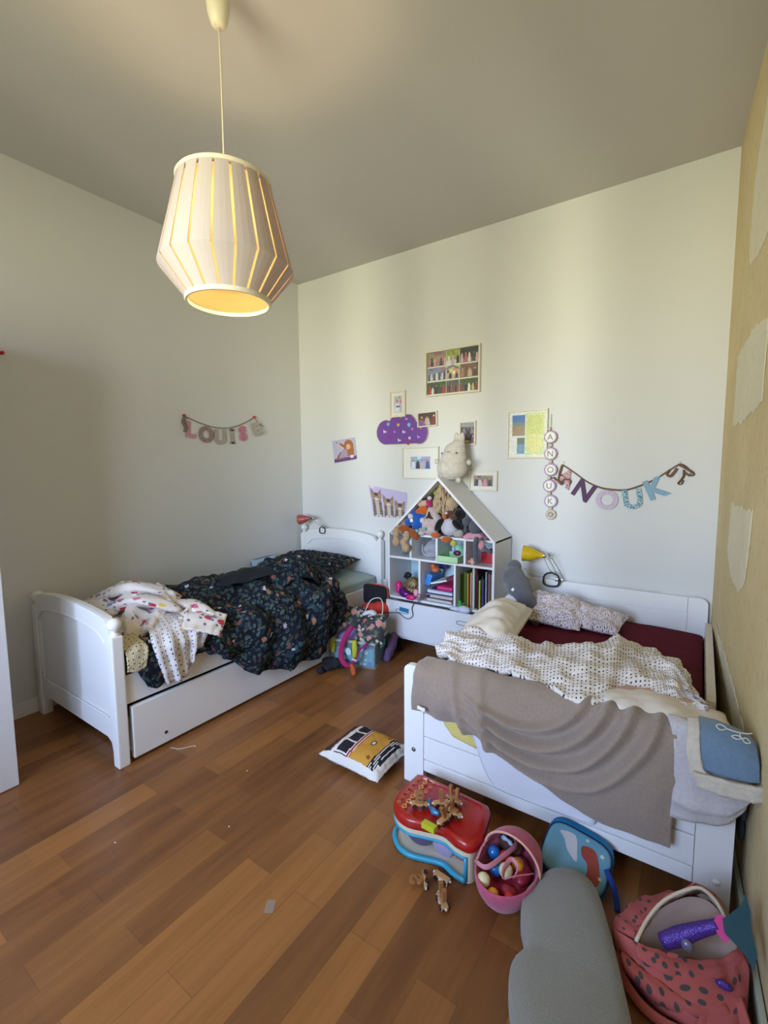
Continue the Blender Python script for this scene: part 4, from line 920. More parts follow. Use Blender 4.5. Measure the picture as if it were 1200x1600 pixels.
def pinned(name, label, cat, corners, nx, ny, fn, mask=None, curl=.004):
    """paper print taped on the back wall, corners bl, br, tr, tl as (x, z)"""
    V = []; F = []; n2 = (nx+1)*(ny+1)
    for s in (0, 1):
        for j in range(ny+1):
            for i in range(nx+1):
                u, v = i/nx, j/ny
                p = [(1-v)*((1-u)*corners[0][k]+u*corners[1][k])+v*((1-u)*corners[3][k]+u*corners[2][k]) for k in (0, 1)]
                V.append((p[0], -.003-curl*(abs(2*u-1)**3+abs(2*v-1)**4)*.5+s*.0008, p[1]))
    U, W_ = np.meshgrid((np.arange(nx)+.5)/nx, (np.arange(ny)+.5)/ny); C = fn(U, W_).reshape(-1, 4); CC = []
    for j in range(ny):
        for i in range(nx):
            if mask and not mask((i+.5)/nx, (j+.5)/ny): continue
            a = j*(nx+1)+i; F.append((a, a+1, a+nx+2, a+nx+1)); CC.append(C[j*nx+i]); F.append((n2+a, n2+a+nx+1, n2+a+nx+2, n2+a+1)); CC.append((.8, .8, .8, 1))
    return tag(obj(name, V, F, attr_mat('printed_paper', .5), col=CC), label, cat)
fa = [('r', 0, 0, 1, .18, (104, 70, 128)), ('p', [(.05, .1), (.3, .45), (.55, .3), (.5, .1)], (150, 108, 84)), ('e', .70, .66, .21, .28, (170, 108, 62)), ('p', [(.52, .2), (.5, .7), (.92, .72), (.9, .2)], (172, 112, 66)), ('e', .68, .62, .10, .13, (226, 176, 140)), ('p', [(.2, .15), (.42, .55), (.6, .5), (.62, .2)], (176, 156, 186)), ('p', [(.2, .75), (.42, .55), (.46, .6), (.24, .82)], (226, 186, 160)), ('p', [(.3, .8), (.5, .6), (.54, .66), (.36, .86)], (150, 96, 70)), ('e', .8, .16, .09, .07, (228, 214, 226)), ('e', .2, .9, .03, .03, (120, 96, 150)), ('e', .36, .93, .04, .03, (214, 190, 120))]
fn = paint_fn(fa, (188, 184, 208))
pinned('fairy_picture', 'small square picture of a girl with long red hair, left of the kittens', 'picture', [(.425, 1.487), (.682, 1.521), (.661, 1.712), (.395, 1.688)], 44, 36, fn)
kit = []
for i, (cx, top) in enumerate(((.17, .80), (.50, .66), (.82, .55))):
    fur, dk = (166, 142, 120), (92, 76, 64); hy = top-.16
    kit += [('p', [(cx-.15, .02), (cx+.15, .02), (cx+.12, hy), (cx-.12, hy)], (134, 118, 104)), ('p', [(cx-.05, .05), (cx+.05, .05), (cx+.05, hy-.05), (cx-.05, hy-.05)], (196, 186, 174))]
    for q in range(5): kit.append(('r', cx-.13, .08+q*.08, cx-.05, .105+q*.08, dk)); kit.append(('r', cx+.05, .11+q*.08, cx+.13, .135+q*.08, dk))
    kit += [('p', [(cx-.145, hy+.02), (cx-.14, top+.13), (cx-.03, hy+.13)], (150, 126, 112)), ('p', [(cx+.145, hy+.02), (cx+.14, top+.13), (cx+.03, hy+.13)], (150, 126, 112)), ('e', cx, hy+.02, .145, .135, fur), ('e', cx, hy+.10, .06, .06, dk),
            ('e', cx-.05, hy+.03, .03, .028, (196, 176, 130)), ('e', cx+.05, hy+.03, .03, .028, (196, 176, 130)), ('e', cx-.05, hy+.03, .014, .02, (20, 20, 20)), ('e', cx+.05, hy+.03, .014, .02, (20, 20, 20)), ('e', cx, hy-.05, .055, .045, (224, 214, 204)), ('e', cx, hy-.02, .014, .012, (190, 120, 110)), ('e', cx-.06, .04, .05, .04, (206, 198, 188)), ('e', cx+.06, .04, .05, .04, (206, 198, 188))]
fn = paint_fn(kit, (198, 184, 220))
pinned('kitten_poster', 'lilac poster of three tabby kittens with cut-out edges, left of the house shelf', 'poster', [(.862, 1.012), (1.195, 1.018), (1.205, 1.232), (.810, 1.290)], 76, 54, fn, mask=lambda u, v: not ((v > .93 and u < .18 and abs(u-.02) > .02 and abs(u-.16) > .02) or (v > .9 and u > .55 and u < .5+.0)))
# letter garlands
def garland(name, label, axis, pts, letters, rib_m, rw, back):
    """ribbon through pts on a wall, card letters threaded on it"""
    P3 = lambda a, z, d: (a, -d, z) if axis == 'x' else (d, a, z)
    t = thing(name, label, 'garland', P3(pts[0][0], pts[0][1]-.1, .004))
    cv = cr_curve(np.array(pts, float), 8); m = MB(); n = len(cv); V = []
    for i in range(n):
        for d, s_ in ((.004, -1), (.004, 1), (.0055, 1), (.0055, -1)): V.append(P3(cv[i][0], cv[i][1]+s_*rw/2, d))
    F = [(4*i+q, 4*i+(q+1) % 4, 4*i+4+(q+1) % 4, 4*i+4+q) for i in range(n-1) for q in range(4)]+[(0, 1, 2, 3), (4*n-4, 4*n-1, 4*n-2, 4*n-3)]
    m.add(V, F); m.build('ribbon', rib_m, t)
    for ch, c, size, ang, mt, bold in letters:
        Lv, Lf = letter(ch, size, .003, bold); ca, sa = math.cos(ang), math.sin(ang)
        V = [P3(c[0]+v[0]*ca-v[2]*sa, c[1]-size*.36+(v[0]*sa+v[2]*ca), .008-v[1]) for v in Lv]
        if axis == 'y': pass
        obj('letter', V, Lf, mt, t)
    return t
brown_rib = mat('brown_felt_ribbon', (118, 92, 74), .95)
def printed(name, base, cols, sc=90): return ditsy(name, base, cols, sc, .38, .1) if False else mat(name, base, .8)
def speck(name, base, c2, sc, thr=.42):
    if name in MATS: return MATS[name]
    s = N(name); co = s.coord('Object'); d, cc = s.vor(co, sc, 1, '3D'); s.base(s.mix(s.math('LESS_THAN', d, thr), base, c2)); s.b.inputs['Roughness'].default_value = .85; MATS[name] = s.m; return s.m
g = garland('name_garland', 'felt letter garland reading NOUK with a curled A, on a brown ribbon', 'x',
    [(2.446, 1.456), (2.518, 1.407), (2.599, 1.347), (2.667, 1.313), (2.732, 1.297), (2.827, 1.293), (2.897, 1.315), (2.965, 1.347), (3.012, 1.377), (3.067, 1.419), (3.115, 1.452), (3.15, 1.44), (3.175, 1.405), (3.165, 1.385)],
    [('N', (2.585, 1.345), .165, -.55, mat('plum_felt', (92, 66, 96), .9), .006), ('O', (2.728, 1.287), .165, -.05, speck('lilac_felt', (196, 180, 202), (212, 198, 214), 120), .007), ('U', (2.876, 1.298), .165, .16, speck('blue_ditsy_felt', (170, 196, 204), (70, 110, 130), 95), .007), ('K', (3.005, 1.372), .165, .42, speck('sky_felt', (134, 168, 190), (150, 182, 200), 150), .007)], brown_rib, .012, 0)
Lv, Lf = letter('A', .15, .003, .006)
obj('letter', [(2.468+(v[0]*math.cos(-.5)-v[2]*math.sin(-.5)) , -.014+v[1]+.12*max(0, v[2]-.06)**1.0*-.3, 1.365+(v[0]*math.sin(-.5)+v[2]*math.cos(-.5))) for v in Lv], Lf, speck('pink_ditsy_felt', (206, 170, 172), (150, 84, 100), 110), g)
kn = MB()
for P in ([(2.446, 1.456), (2.432, 1.40), (2.428, 1.35), (2.445, 1.325), (2.46, 1.36), (2.44, 1.39)], [(2.43, 1.35), (2.405, 1.358), (2.395, 1.37), (2.375, 1.365)], [(2.44, 1.33), (2.47, 1.36), (2.50, 1.35), (2.49, 1.32)]): kn.tube([(x, -.014-.008*math.sin(i*1.3), z) for i, (x, z) in enumerate(P)], .009, 6, flat=.35)
kn.build('ribbon_tangle', brown_rib, g, smooth=True)
kn = MB()
for P in ([(3.067, 1.419), (3.055, 1.395), (3.075, 1.385), (3.105, 1.43)], [(3.115, 1.452), (3.15, 1.43), (3.185, 1.405), (3.19, 1.39), (3.165, 1.39), (3.14, 1.41)], [(3.14, 1.42), (3.14, 1.385), (3.125, 1.355), (3.115, 1.34), (3.13, 1.335), (3.14, 1.36)]): kn.tube([(x, -.014-.006*math.sin(i*1.7), z) for i, (x, z) in enumerate(P)], .009, 6, flat=.35)
kn.build('ribbon_tangle', brown_rib, g, smooth=True)
for x, z in ((2.452, 1.474), (3.117, 1.468)): tag(MB().ball((x, -.006, z), .008, 10).build('push_pin', mat('clear_pin', (220, 220, 200), .15, spec=.8), smooth=True), 'clear push pin holding the %s end of the brown ribbon garland' % ('left' if x < 3 else 'right'), 'push pin')
pk1 = mat('pink_card', (198, 146, 158), .85)
g = garland('name_garland', 'card letter garland reading LOUIS in pink and floral prints, on the left wall', 'y',
    [(-1.233, 1.834), (-1.16, 1.812), (-1.099, 1.793), (-.985, 1.772), (-.873, 1.770), (-.771, 1.790), (-.664, 1.832), (-.576, 1.878)],
    [('L', (-1.185, 1.795), .155, -.10, pk1, .009), ('O', (-1.055, 1.765), .155, -.06, speck('brown_ditsy_card', (168, 146, 138), (122, 92, 88), 100), .010), ('U', (-.925, 1.752), .155, 0, speck('pale_ditsy_card', (180, 174, 164), (164, 146, 140), 120), .009), ('I', (-.810, 1.762), .155, .05, speck('pale_ditsy_card', (180, 174, 164), (164, 146, 140), 120), .010), ('S', (-.700, 1.792), .155, .12, speck('rose_print_card', (196, 112, 140), (216, 160, 176), 140), .009)], mat('grey_ribbon', (120, 112, 102), .9), .007, 0)
for dz in (-.052, .052): MB().box((.0065, -.838, 1.7065+dz-.008), (.0095, -.782, 1.7065+dz+.008)).build('letter_serif', speck('pale_ditsy_card', (180, 174, 164), (164, 146, 140), 120), g)
Lv, Lf = letter('E', .14, .003, .008)
obj('letter', [(.016+.35*max(0, v[0]+.02)+.0*v[1]+v[1], -.585+(v[0]*math.cos(.45)-v[2]*math.sin(.45))+.02, 1.785+(v[0]*math.sin(.45)+v[2]*math.cos(.45))) for v in Lv], Lf, speck('pale_ditsy_card', (180, 174, 164), (164, 146, 140), 120), g)
cc = MB(); cc.tube([(.012, -1.235, 1.83), (.02, -1.255, 1.79), (.018, -1.235, 1.75), (.016, -1.245, 1.72)], .012, 6, flat=.4); cc.tube([(.012, -.576, 1.878), (.012, -.53, 1.83), (.012, -.48, 1.81)], .003, 6)
cc.build('ribbon_end', mat('grey_ribbon', (120, 112, 102), .9), g, smooth=True)
red_pin = mat('red_pin', (206, 46, 40), .3)
for y, z, w_ in ((-1.238, 1.842, 'left end of the pink card letter garland'), (-.574, 1.884, 'right end of the pink card letter garland'), (-2.318, 2.088, 'bare left wall at the picture edge')):
    tag(MB().lathe([(.0, -.003), (.010, 0), (.008, .006), (.005, .012), (.009, .018), (.0, .021)], (0.001, y, z), 12, Matrix.Rotation(PI/2, 3, 'Y')).build('push_pin', red_pin, smooth=True), 'red push pin in the ' + w_, 'push pin')
# hanging name discs
hd = thing('name_hanger', 'hanging strand of lilac discs lettered A N O U K beside the picture frame', 'wall decoration', (2.37, -.012, 1.10))
MB().tube([(2.362, -.014, 1.80), (2.362, -.014, 1.1)], .0018, 5, sm=1).build('cord', mat('green_cord', (168, 180, 140), .8), hd)
lil = mat('lilac_wood', (178, 150, 178), .6)
for (x, z), ch in zip(((2.364, 1.645), (2.367, 1.532), (2.371, 1.423), (2.365, 1.313), (2.377, 1.207)), 'ANOUK'):
    dd = shade(MB().lathe([(.0, -.007), (.042, -.007), (.044, -.004), (.044, .004), (.042, .007), (.0, .007)], (x, -.018, z), 28, Matrix.Rotation(PI/2, 3, 'X')).build('disc', lil, hd), 40)
    MB().lathe([(.0, 0), (.034, 0), (.034, .0012), (.0, .0012)], (x, -.0262, z), 28, Matrix.Rotation(PI/2, 3, 'X')).build('disc_face', paper_white, dd)
    Lv, Lf = letter(ch, .058, .0015); obj('letter', [(x+v[0], -.0275+v[1], z+v[2]) for v in Lv], Lf, mat('sage_ink', (120, 128, 112), .7), dd)
for x, z in ((2.354, 1.700), (2.366, 1.589), (2.369, 1.478), (2.362, 1.368), (2.366, 1.260), (2.376, 1.155)): MB().ball((x, -.018, z), .013, 12).build('bead', mat('cream_bead', (206, 196, 178), .6), hd, smooth=True)
fl = MB()
for k in range(10): a = 2*PI*k/10; fl.ball((2.379+.026*math.cos(a), -.016, 1.114+.026*math.sin(a)), .012, 8, (1, .5, 1))
fl.ball((2.379, -.018, 1.114), .014, 10); fl.build('flower', mat('cream_bead', (206, 196, 178), .6), hd, smooth=True)

# ------------------------------------------------------------------ plush toys on the shelf roof floor
ZF = .946
cream_pl = plush('cream_plush', (228, 220, 204), 60, .25); tan_pl = plush('tan_plush', (206, 170, 130)); wh_pl = plush('white_plush', (226, 220, 222)); pinkw = plush('blush_plush', (216, 196, 190))
t = thing('plush_rabbit', 'big round cream plush rabbit sitting on the shelf roof', 'plush toy', (1.70, -.19, 1.36))
bd = blob('body', [((1.705, -.185, 1.435), (.118, .10, .085)), ((1.712, -.175, 1.50), (.10, .088, .09)), ((1.717, -.165, 1.565), (.085, .065, .062)), ((1.722, -.15, 1.66), (.020, .019, .042)), ((1.770, -.15, 1.655), (.020, .019, .045)), ((1.738, -.155, 1.61), (.055, .045, .035))], cream_pl, t, vox=.008, smooth=4)
for c in ((1.592, -.205, 1.487), (1.836, -.175, 1.478), (1.79, -.25, 1.352)): MB().ball(c, .020, 12).build('paw', cream_pl, t, smooth=True)
for c in ((1.655, -.252, 1.545), (1.768, -.245, 1.545)): MB().ball(c, .005, 8, (1, .7, 1.4)).build('eye', black_plastic, bd, smooth=True)
MB().tube([(1.70, -.263, 1.553), (1.713, -.265, 1.556), (1.726, -.263, 1.553)], .0016, 5).build('mouth', black_plastic, bd)
blue_pl = plush('blue_plush', (32, 98, 190)); or_pl = plush('orange_plush', (222, 104, 34)); rust = plush('rust_plush', (170, 86, 40)); ski = plush('peach_plush', (232, 184, 156)); mag = plush('magenta_plush', (196, 44, 108)); blk = plush('black_plush', (28, 26, 28)); gry = plush('slate_plush', (104, 104, 116)); fur = plush('shaggy_beige_plush', (206, 178, 138), 90, 1)
t = thing('rag_doll', 'floppy doll in orange top and blue trousers on the left of the shelf roof', 'plush toy', (1.47, -.27, ZF))
blob('body', [((1.515, -.25, 1.10), (.045, .035, .05)), ((1.46, -.27, 1.075), (.065, .04, .04), (0, .6, 0)), ((1.48, -.29, 1.03), (.06, .04, .05))], blue_pl, t, vox=.007)
blob('jumper', [((1.525, -.285, 1.128), (.042, .036, .036), (0, .5, 0)), ((1.49, -.295, 1.115), (.028, .025, .02))], or_pl, t, vox=.006)
blob('legs', [((1.415, -.31, 1.03), (.045, .03, .03)), ((1.48, -.32, 1.0), (.03, .03, .04))], blue_pl, t, vox=.006)
for c, rx in (((1.395, -.355, .985), 0), ((1.487, -.365, .95), .9)): blob('shoe', [(c, (.055, .028, .028), (0, rx, 0))], rust, t, vox=.006)
blob('head', [((1.538, -.295, 1.180), (.030, .028, .028)), ((1.512, -.31, 1.168), (.020, .02, .018))], ski, t, vox=.005)
blob('cap', [((1.572, -.29, 1.188), (.024, .028, .026)), ((1.582, -.295, 1.168), (.02, .022, .02))], mag, t, vox=.005)
blob('ear', [((1.555, -.30, 1.212), (.014, .014, .012)), ((1.536, -.315, 1.207), (.012, .012, .010))], blk, t, vox=.005)
blob('collar', [((1.582, -.30, 1.218), (.020, .016, .016))], wh_pl, t, vox=.005)
for c in ((1.425, -.31, 1.075), (1.53, -.31, 1.05)): blob('glove', [(c, (.024, .02, .022))], wh_pl, t, vox=.005)
MB().box((1.435, -.335, 1.035), (1.46, -.333, 1.06), .001, rot=Matrix.Rotation(-.3, 3, 'Y')).build('tag', paper_white, t, label='white cloth tag')
t = thing('plush_dog', 'tan plush dog with long legs hanging over the left shelf edge', 'plush toy', (1.37, -.30, ZF))
blob('body', [((1.365, -.26, 1.00), (.055, .05, .05)), ((1.345, -.33, .97), (.04, .05, .04))], tan_pl, t, vox=.007)
blob('leg', [((1.335, -.375, .95), (.028, .025, .05)), ((1.345, -.385, .885), (.033, .028, .035))], tan_pl, t, vox=.006)
blob('leg', [((1.425, -.365, .935), (.028, .025, .04)), ((1.405, -.380, .885), (.028, .025, .03)), ((1.43, -.385, .845), (.034, .028, .032), (0, -.6, 0))], tan_pl, t, vox=.006)
t = thing('plush_ball', 'small lime green plush ball high in the shelf roof', 'ball', (1.591, -.22, 1.24)); MB().ball((1.612, -.25, 1.252), .022, 14).build('ball', plush('lime_plush', (162, 178, 60)), t, smooth=True)
t = thing('shaggy_plush', 'shaggy beige plush filling the peak of the shelf roof', 'plush toy', (1.67, -.2, ZF))
bd = blob('body', [((1.66, -.20, 1.22), (.05, .05, .085)), ((1.61, -.22, 1.17), (.06, .06, .05)), ((1.72, -.22, 1.18), (.06, .06, .06)), ((1.66, -.16, 1.10), (.08, .06, .10)), ((1.648, -.23, 1.305), (.026, .03, .03)), ((1.66, -.12, 1.02), (.09, .06, .07))], fur, t, vox=.008)
# locks of hair
rr = random.Random(5); m = MB()
for k in range(150):
    u, v = rr.uniform(-1, 1), rr.uniform(0, 1); z = 1.12+.17*v; x = 1.665+u*.11*(1-v*.75); y = -.245-.03*(1-u*u)
    m.tube([(x, y, z+.02), (x+rr.uniform(-.012, .012), y-.012, z-.005), (x+rr.uniform(-.015, .015)+u*.01, y-.008, z-.035)], [.004, .005, .001], 5, sm=2)
m.build('fur_locks', fur, t, smooth=True)
t = thing('plush_moose', 'white and blush plush animal with a brown star nose, middle of the shelf roof', 'plush toy', (1.57, -.27, ZF))
bd = blob('body', [((1.585, -.26, 1.10), (.05, .05, .06)), ((1.55, -.27, 1.03), (.06, .05, .05)), ((1.585, -.29, .985), (.07, .05, .045)), ((1.63, -.27, 1.05), (.04, .05, .05))], pinkw, t, vox=.007)
MB().prism(star(3, .036, .010, (1.592, 1.085)), -.335, -.318).build('star_patch', plush('dark_brown_plush', (70, 40, 32)), bd)
blob('arm', [((1.515, -.31, .965), (.03, .03, .03)), ((1.535, -.33, .96), (.03, .03, .022))], pinkw, t, vox=.006); 
for c in ((1.566, -.345, .992), (1.505, -.355, .975)): blob('paw_pad', [(c, (.018, .012, .014))], plush('mint_plush', (140, 190, 176)), t, vox=.004)
t = thing('plush_penguin', 'plush penguin with orange feet over the shelf edge', 'plush toy', (1.74, -.30, ZF))
bd = blob('body', [((1.735, -.27, 1.005), (.07, .06, .06)), ((1.745, -.27, 1.05), (.055, .05, .04))], plush('pearl_plush', (216, 214, 222)), t, vox=.007)
blob('back', [((1.75, -.235, 1.05), (.075, .05, .07)), ((1.80, -.26, 1.10), (.04, .04, .05))], blk, t, vox=.007)
blob('wing', [((1.665, -.315, 1.025), (.025, .02, .055), (0, .5, 0))], blk, t, vox=.005); blob('wing', [((1.815, -.31, 1.035), (.03, .02, .055), (0, -.9, 0))], blk, t, vox=.005)
blob('head', [((1.735, -.28, 1.10), (.04, .038, .035)), ((1.775, -.29, 1.085), (.03, .03, .022))], plush('brown_plush', (104, 70, 48)), t, vox=.005)
blob('beak', [((1.722, -.33, 1.09), (.018, .02, .018))], or_pl, t, vox=.004); blob('eye_patch', [((1.725, -.305, 1.112), (.016, .014, .012)), ((1.752, -.318, 1.068), (.014, .01, .008))], wh_pl, t, vox=.004)
for c in ((1.66, -.35, .955), (1.75, -.36, .932)): blob('foot', [(c, (.04, .03, .022))], or_pl, t, vox=.005)
t = thing('plush_cat', 'white plush cat peeping out behind the grey elephant', 'plush toy', (1.82, -.19, ZF))
blob('body', [((1.81, -.19, 1.09), (.035, .035, .03)), ((1.82, -.16, 1.02), (.06, .05, .08))], wh_pl, t, vox=.006); MB().ball((1.812, -.226, 1.10), .009, 10, (1, .5, 1)).build('eye', mat('green_eye', (90, 110, 70), .2), t, smooth=True)
blob('scarf', [((1.79, -.215, 1.05), (.014, .014, .03))], plush('red_plush', (190, 40, 44)), t, vox=.004)
t = thing('plush_seal', 'small pale grey plush seal between penguin and elephant', 'plush toy', (1.83, -.3, ZF)); blob('body', [((1.838, -.32, .975), (.026, .03, .03)), ((1.81, -.31, .972), (.03, .025, .025))], plush('pale_grey_plush', (196, 192, 182)), t, vox=.005)
t = thing('plush_elephant', 'grey plush elephant in a pink skirt, legs hanging over the right cell', 'plush toy', (1.93, -.28, ZF))
bd = blob('body', [((1.93, -.26, 1.025), (.05, .045, .055)), ((1.90, -.25, 1.09), (.03, .03, .025))], gry, t, vox=.006)
blob('head', [((1.868, -.28, 1.06), (.032, .03, .03)), ((1.885, -.27, 1.09), (.026, .026, .025)), ((1.865, -.29, 1.02), (.012, .014, .05))], gry, t, vox=.005)
sk = [[(1.935+(.05+.045*v)*math.cos(a)*1.0, -.285+(.035+.03*v)*math.sin(a), .985-.035*v+.006*math.sin(a*7)*v) for a in np.linspace(0, 2*PI, 30)] for v in (0, .5, 1)]
cloth('skirt', sk, mat('pink_tulle', (222, 160, 178), .9, bump=.3, bscale=60), t, su=2, sv=3, thick=.003, amp=.002)
m = MB(); m.tube([(1.97, -.335, .955), (1.975, -.365, .93), (1.978, -.372, .86), (1.982, -.372, .80)], .016, 8); m.build('leg', gry, t, smooth=True)
m = MB(); m.tube([(2.0, -.335, .955), (2.02, -.362, .93), (2.045, -.366, .895), (2.085, -.362, .872)], .014, 8); m.build('leg', gry, t, smooth=True)
blob('foot', [((2.025, -.378, .918), (.022, .02, .034), (0, .2, 0))], plush('rose_plush', (224, 160, 172)), t, vox=.004)

# ------------------------------------------------------------------ things in the shelf cells
z2 = .7635
tag(MB().lathe([(.018, 0), (.018, .038), (.016, .042), (.012, .042), (.012, .004)], (1.33, -.27, z2), 16).build('glass_jar', mat('clear_glass', (235, 240, 245), .05, trans=.85), smooth=True), 'tiny clear glass in the top left shelf cell', 'glass')
grey_k = plush('pale_grey_knit', (180, 180, 190), 120, .8)
blob_ = blob('hat', [((1.55, -.17, .825), (.066, .06, .06)), ((1.50, -.19, .80), (.03, .04, .045)), ((1.56, -.2, .79), (.06, .06, .028))], grey_k, vox=.006); tag(blob_, 'pale grey knitted hat in the second shelf cell', 'hat')
m = MB(); m.tube([(1.47, -.20, .845), (1.49, -.235, .80), (1.54, -.25, .775), (1.6, -.24, .78)], .010, 8); m.build('brim', grey_k, blob_, smooth=True)
t = thing('box', 'pale green open box jutting from the third shelf cell', 'box', (1.75, -.25, z2)); gb = mat('mint_card', (176, 214, 160), .6)
MB().box((1.672, -.355, z2), (1.84, -.352, z2+.045)).box((1.672, -.15, z2), (1.84, -.147, z2+.045)).box((1.672, -.355, z2), (1.675, -.147, z2+.045)).box((1.837, -.355, z2), (1.84, -.147, z2+.045)).box((1.672, -.355, z2), (1.84, -.147, z2+.003)).build('tray', gb, t)
MB().box((1.70, -.16, z2+.02), (1.80, -.155, z2+.10), .002).build('lid', mat('aqua_card', (150, 210, 180), .6), t, label='aqua inner lid')
t = thing('doll', 'little doll with yellow hair hanging head up in front of the green box', 'doll', (1.80, -.34, .82))
blob('hair', [((1.795, -.335, .905), (.026, .022, .026))], plush('yellow_plush', (206, 206, 90)), t, vox=.004); blob('body', [((1.80, -.34, .865), (.014, .014, .022))], mat('periwinkle_cloth', (160, 176, 220), .8), t, vox=.004)
shade(MB().ball((1.826, -.335, .838), .026, 16, (1.15, .8, .75)).build('purse', mat('plum_gloss', (96, 24, 66), .2, coat=.5)), 60); tag([o for o in COL.objects if o.name == 'purse'][0], 'glossy plum purse lying in the green box', 'purse')
t = thing('box', 'red box with pink side in the right shelf cell', 'box', (2.01, -.2, z2)); MB().box((1.955, -.22, z2), (2.055, -.06, z2+.075), .003).build('body', mat('red_card', (190, 36, 52), .4), t); MB().box((2.056, -.225, z2), (2.085, -.06, z2+.07), .002).build('side', mat('pink_card2', (206, 50, 110), .4), t)
tag(MB().box((1.99, -.14, .842), (2.085, -.05, .855), .002).build('tablet', black_plastic), 'thin black tablet lying on the red box', 'tablet')
t = thing('doll', 'bare pink plastic doll lying in front of the red box', 'doll', (1.93, -.31, z2)); pkp = mat('doll_plastic', (216, 160, 144), .45)
blob('body', [((1.935, -.31, .795), (.022, .014, .014), (0, .4, 0)), ((1.905, -.31, .782), (.014, .013, .013)), ((1.965, -.31, .81), (.02, .01, .008), (0, -.5, 0)), ((1.95, -.32, .785), (.008, .008, .024), (0, .6, 0)), ((1.93, -.32, .775), (.008, .008, .02), (0, -.3, 0))], pkp, t, vox=.004)
MB().ball((1.897, -.312, .785), .014, 10).build('hair', mat('auburn_hair', (150, 92, 60), .7), t, smooth=True)
# lower left cell: bags and toys
z1 = .4495
s = N('gold_sequins'); co = s.coord('Object'); d, cc = s.vor(co, 130, 1, '3D'); s.base(s.mix(s.math('LESS_THAN', d, .4), (110, 92, 62), (206, 182, 128))); s.b.inputs['Metallic'].default_value = .4; s.b.inputs['Roughness'].default_value = .35; s.bump(d, .8, .004)
tag(blob('pouch', [((1.42, -.26, .545), (.06, .06, .055)), ((1.37, -.24, .52), (.05, .05, .04)), ((1.46, -.24, .50), (.04, .05, .05)), ((1.41, -.25, .49), (.075, .07, .035))], s.m, vox=.006), 'gold sequined pouch in the lower left shelf cell', 'bag')
tag(MB().box((1.295, -.2, .555), (1.34, -.15, .60), .006, rot=Matrix.Rotation(.4, 3, 'Y')).build('black_box', black_plastic), 'small black box on top of the heap in the lower left cell', 'box')
hp = mat('hot_pink_plastic', (216, 36, 120), .3); pu = mat('purple_foil', (96, 30, 120), .25, metal=.4)
tag(blob('toy_purse', [((1.30, -.28, .52), (.03, .03, .035)), ((1.31, -.29, .485), (.03, .03, .03))], hp, vox=.005), 'hot pink toy purse at the left end of the lower left cell', 'toy')
tag(blob('foil_bag', [((1.40, -.35, .482), (.05, .03, .03)), ((1.37, -.34, .50), (.03, .025, .028))], pu, vox=.005), 'shiny purple foil bag at the front of the lower left cell', 'bag')
tag(blob('toy_camera', [((1.46, -.365, .467), (.04, .022, .022)), ((1.44, -.36, .462), (.03, .02, .018))], hp, vox=.005), 'hot pink rounded toy in front of the purple foil bag', 'toy')
tag(blob('toy_shell', [((1.492, -.34, .50), (.022, .02, .03))], mat('pale_pink_plastic', (222, 160, 182), .4), vox=.004), 'pale pink toy leaning on the first divider of the lower shelf', 'toy')
tag(blob('toy_figure', [((1.53, -.36, .485), (.02, .018, .018)), ((1.52, -.355, .462), (.022, .02, .014))], mat('silver_pink', (176, 140, 150), .3, metal=.3), vox=.004), 'small silvery pink toy in front of the paper stack', 'toy')
# lower middle cell: stack of papers and thin books
rr = random.Random(11); z = z1
stack = [((206, 60, 84), .003, 'red flat folder at the bottom of the paper stack'), ((196, 190, 182), .010, 'pale notebook low in the paper stack'), ((214, 214, 220), .006, 'white magazine low in the paper stack'), ((62, 44, 92), .006, 'dark purple thin book low in the paper stack'), ((200, 190, 172), .016, 'thick cream book in the middle of the paper stack'), ((188, 180, 170), .010, 'beige notebook in the middle of the paper stack'), ((70, 48, 104), .005, 'purple thin book above the beige notebook'), ((216, 220, 232), .014, 'white notebook near the top of the paper stack'), ((196, 204, 214), .008, 'pale blue booklet near the top of the paper stack'), ((92, 40, 100), .006, 'violet booklet under the magenta case'), ((206, 40, 116), .030, 'magenta soft case on top of the paper stack')]
for i, (c, h, lb) in enumerate(stack):
    x0 = 1.575+rr.uniform(-.015, .02) if i < 10 else 1.66; x1 = 1.790-rr.uniform(0, .01)
    o = MB().box((x0, -.335+rr.uniform(0, .03), z), (x1, -.06, z+h), min(.004, h*.3) if i < 10 else .012, rot=rr.uniform(-.03, .03)).build('booklet' if i < 10 else 'soft_case', mat('cover_%d_%d_%d' % c, c, .5)); tag(o, lb, 'booklet' if i < 10 else 'case', 'papers stacked in the middle shelf cell'); z += h+.0012
tag(MB().box((1.59, -.30, .592), (1.735, -.12, .604), .002, rot=Matrix.Rotation(-.28, 3, 'Y')).build('booklet', paper_white), 'white booklet slanting up over the stack to the dark red book', 'booklet')
tag(MB().box((1.72, -.30, .622), (1.80, -.1, .648), .002, rot=Matrix.Rotation(-.3, 3, 'Y')).build('booklet', mat('maroon_cover', (110, 34, 54), .5)), 'dark red book wedged at the top right of the paper stack', 'book')
tag(MB().box((1.535, -.27, .55), (1.58, -.10, .64), .01, rot=Matrix.Rotation(.25, 3, 'Y')).build('folder', mat('sky_plastic', (60, 136, 214), .35)), 'bright blue plastic folder left of the paper stack', 'folder')
tag(blob('orange_toy', [((1.585, -.20, .665), (.035, .04, .025)), ((1.56, -.2, .69), (.02, .02, .02))], mat('orange_plastic', (206, 110, 60), .45), vox=.006), 'orange and red toy lying above the blue folder', 'toy')
tag(MB().box((1.56, -.10, .65), (1.62, -.05, .745), .004).build('notebook', mat('indigo_cover', (44, 40, 110), .5)), 'indigo notebook standing at the back above the paper stack', 'notebook')
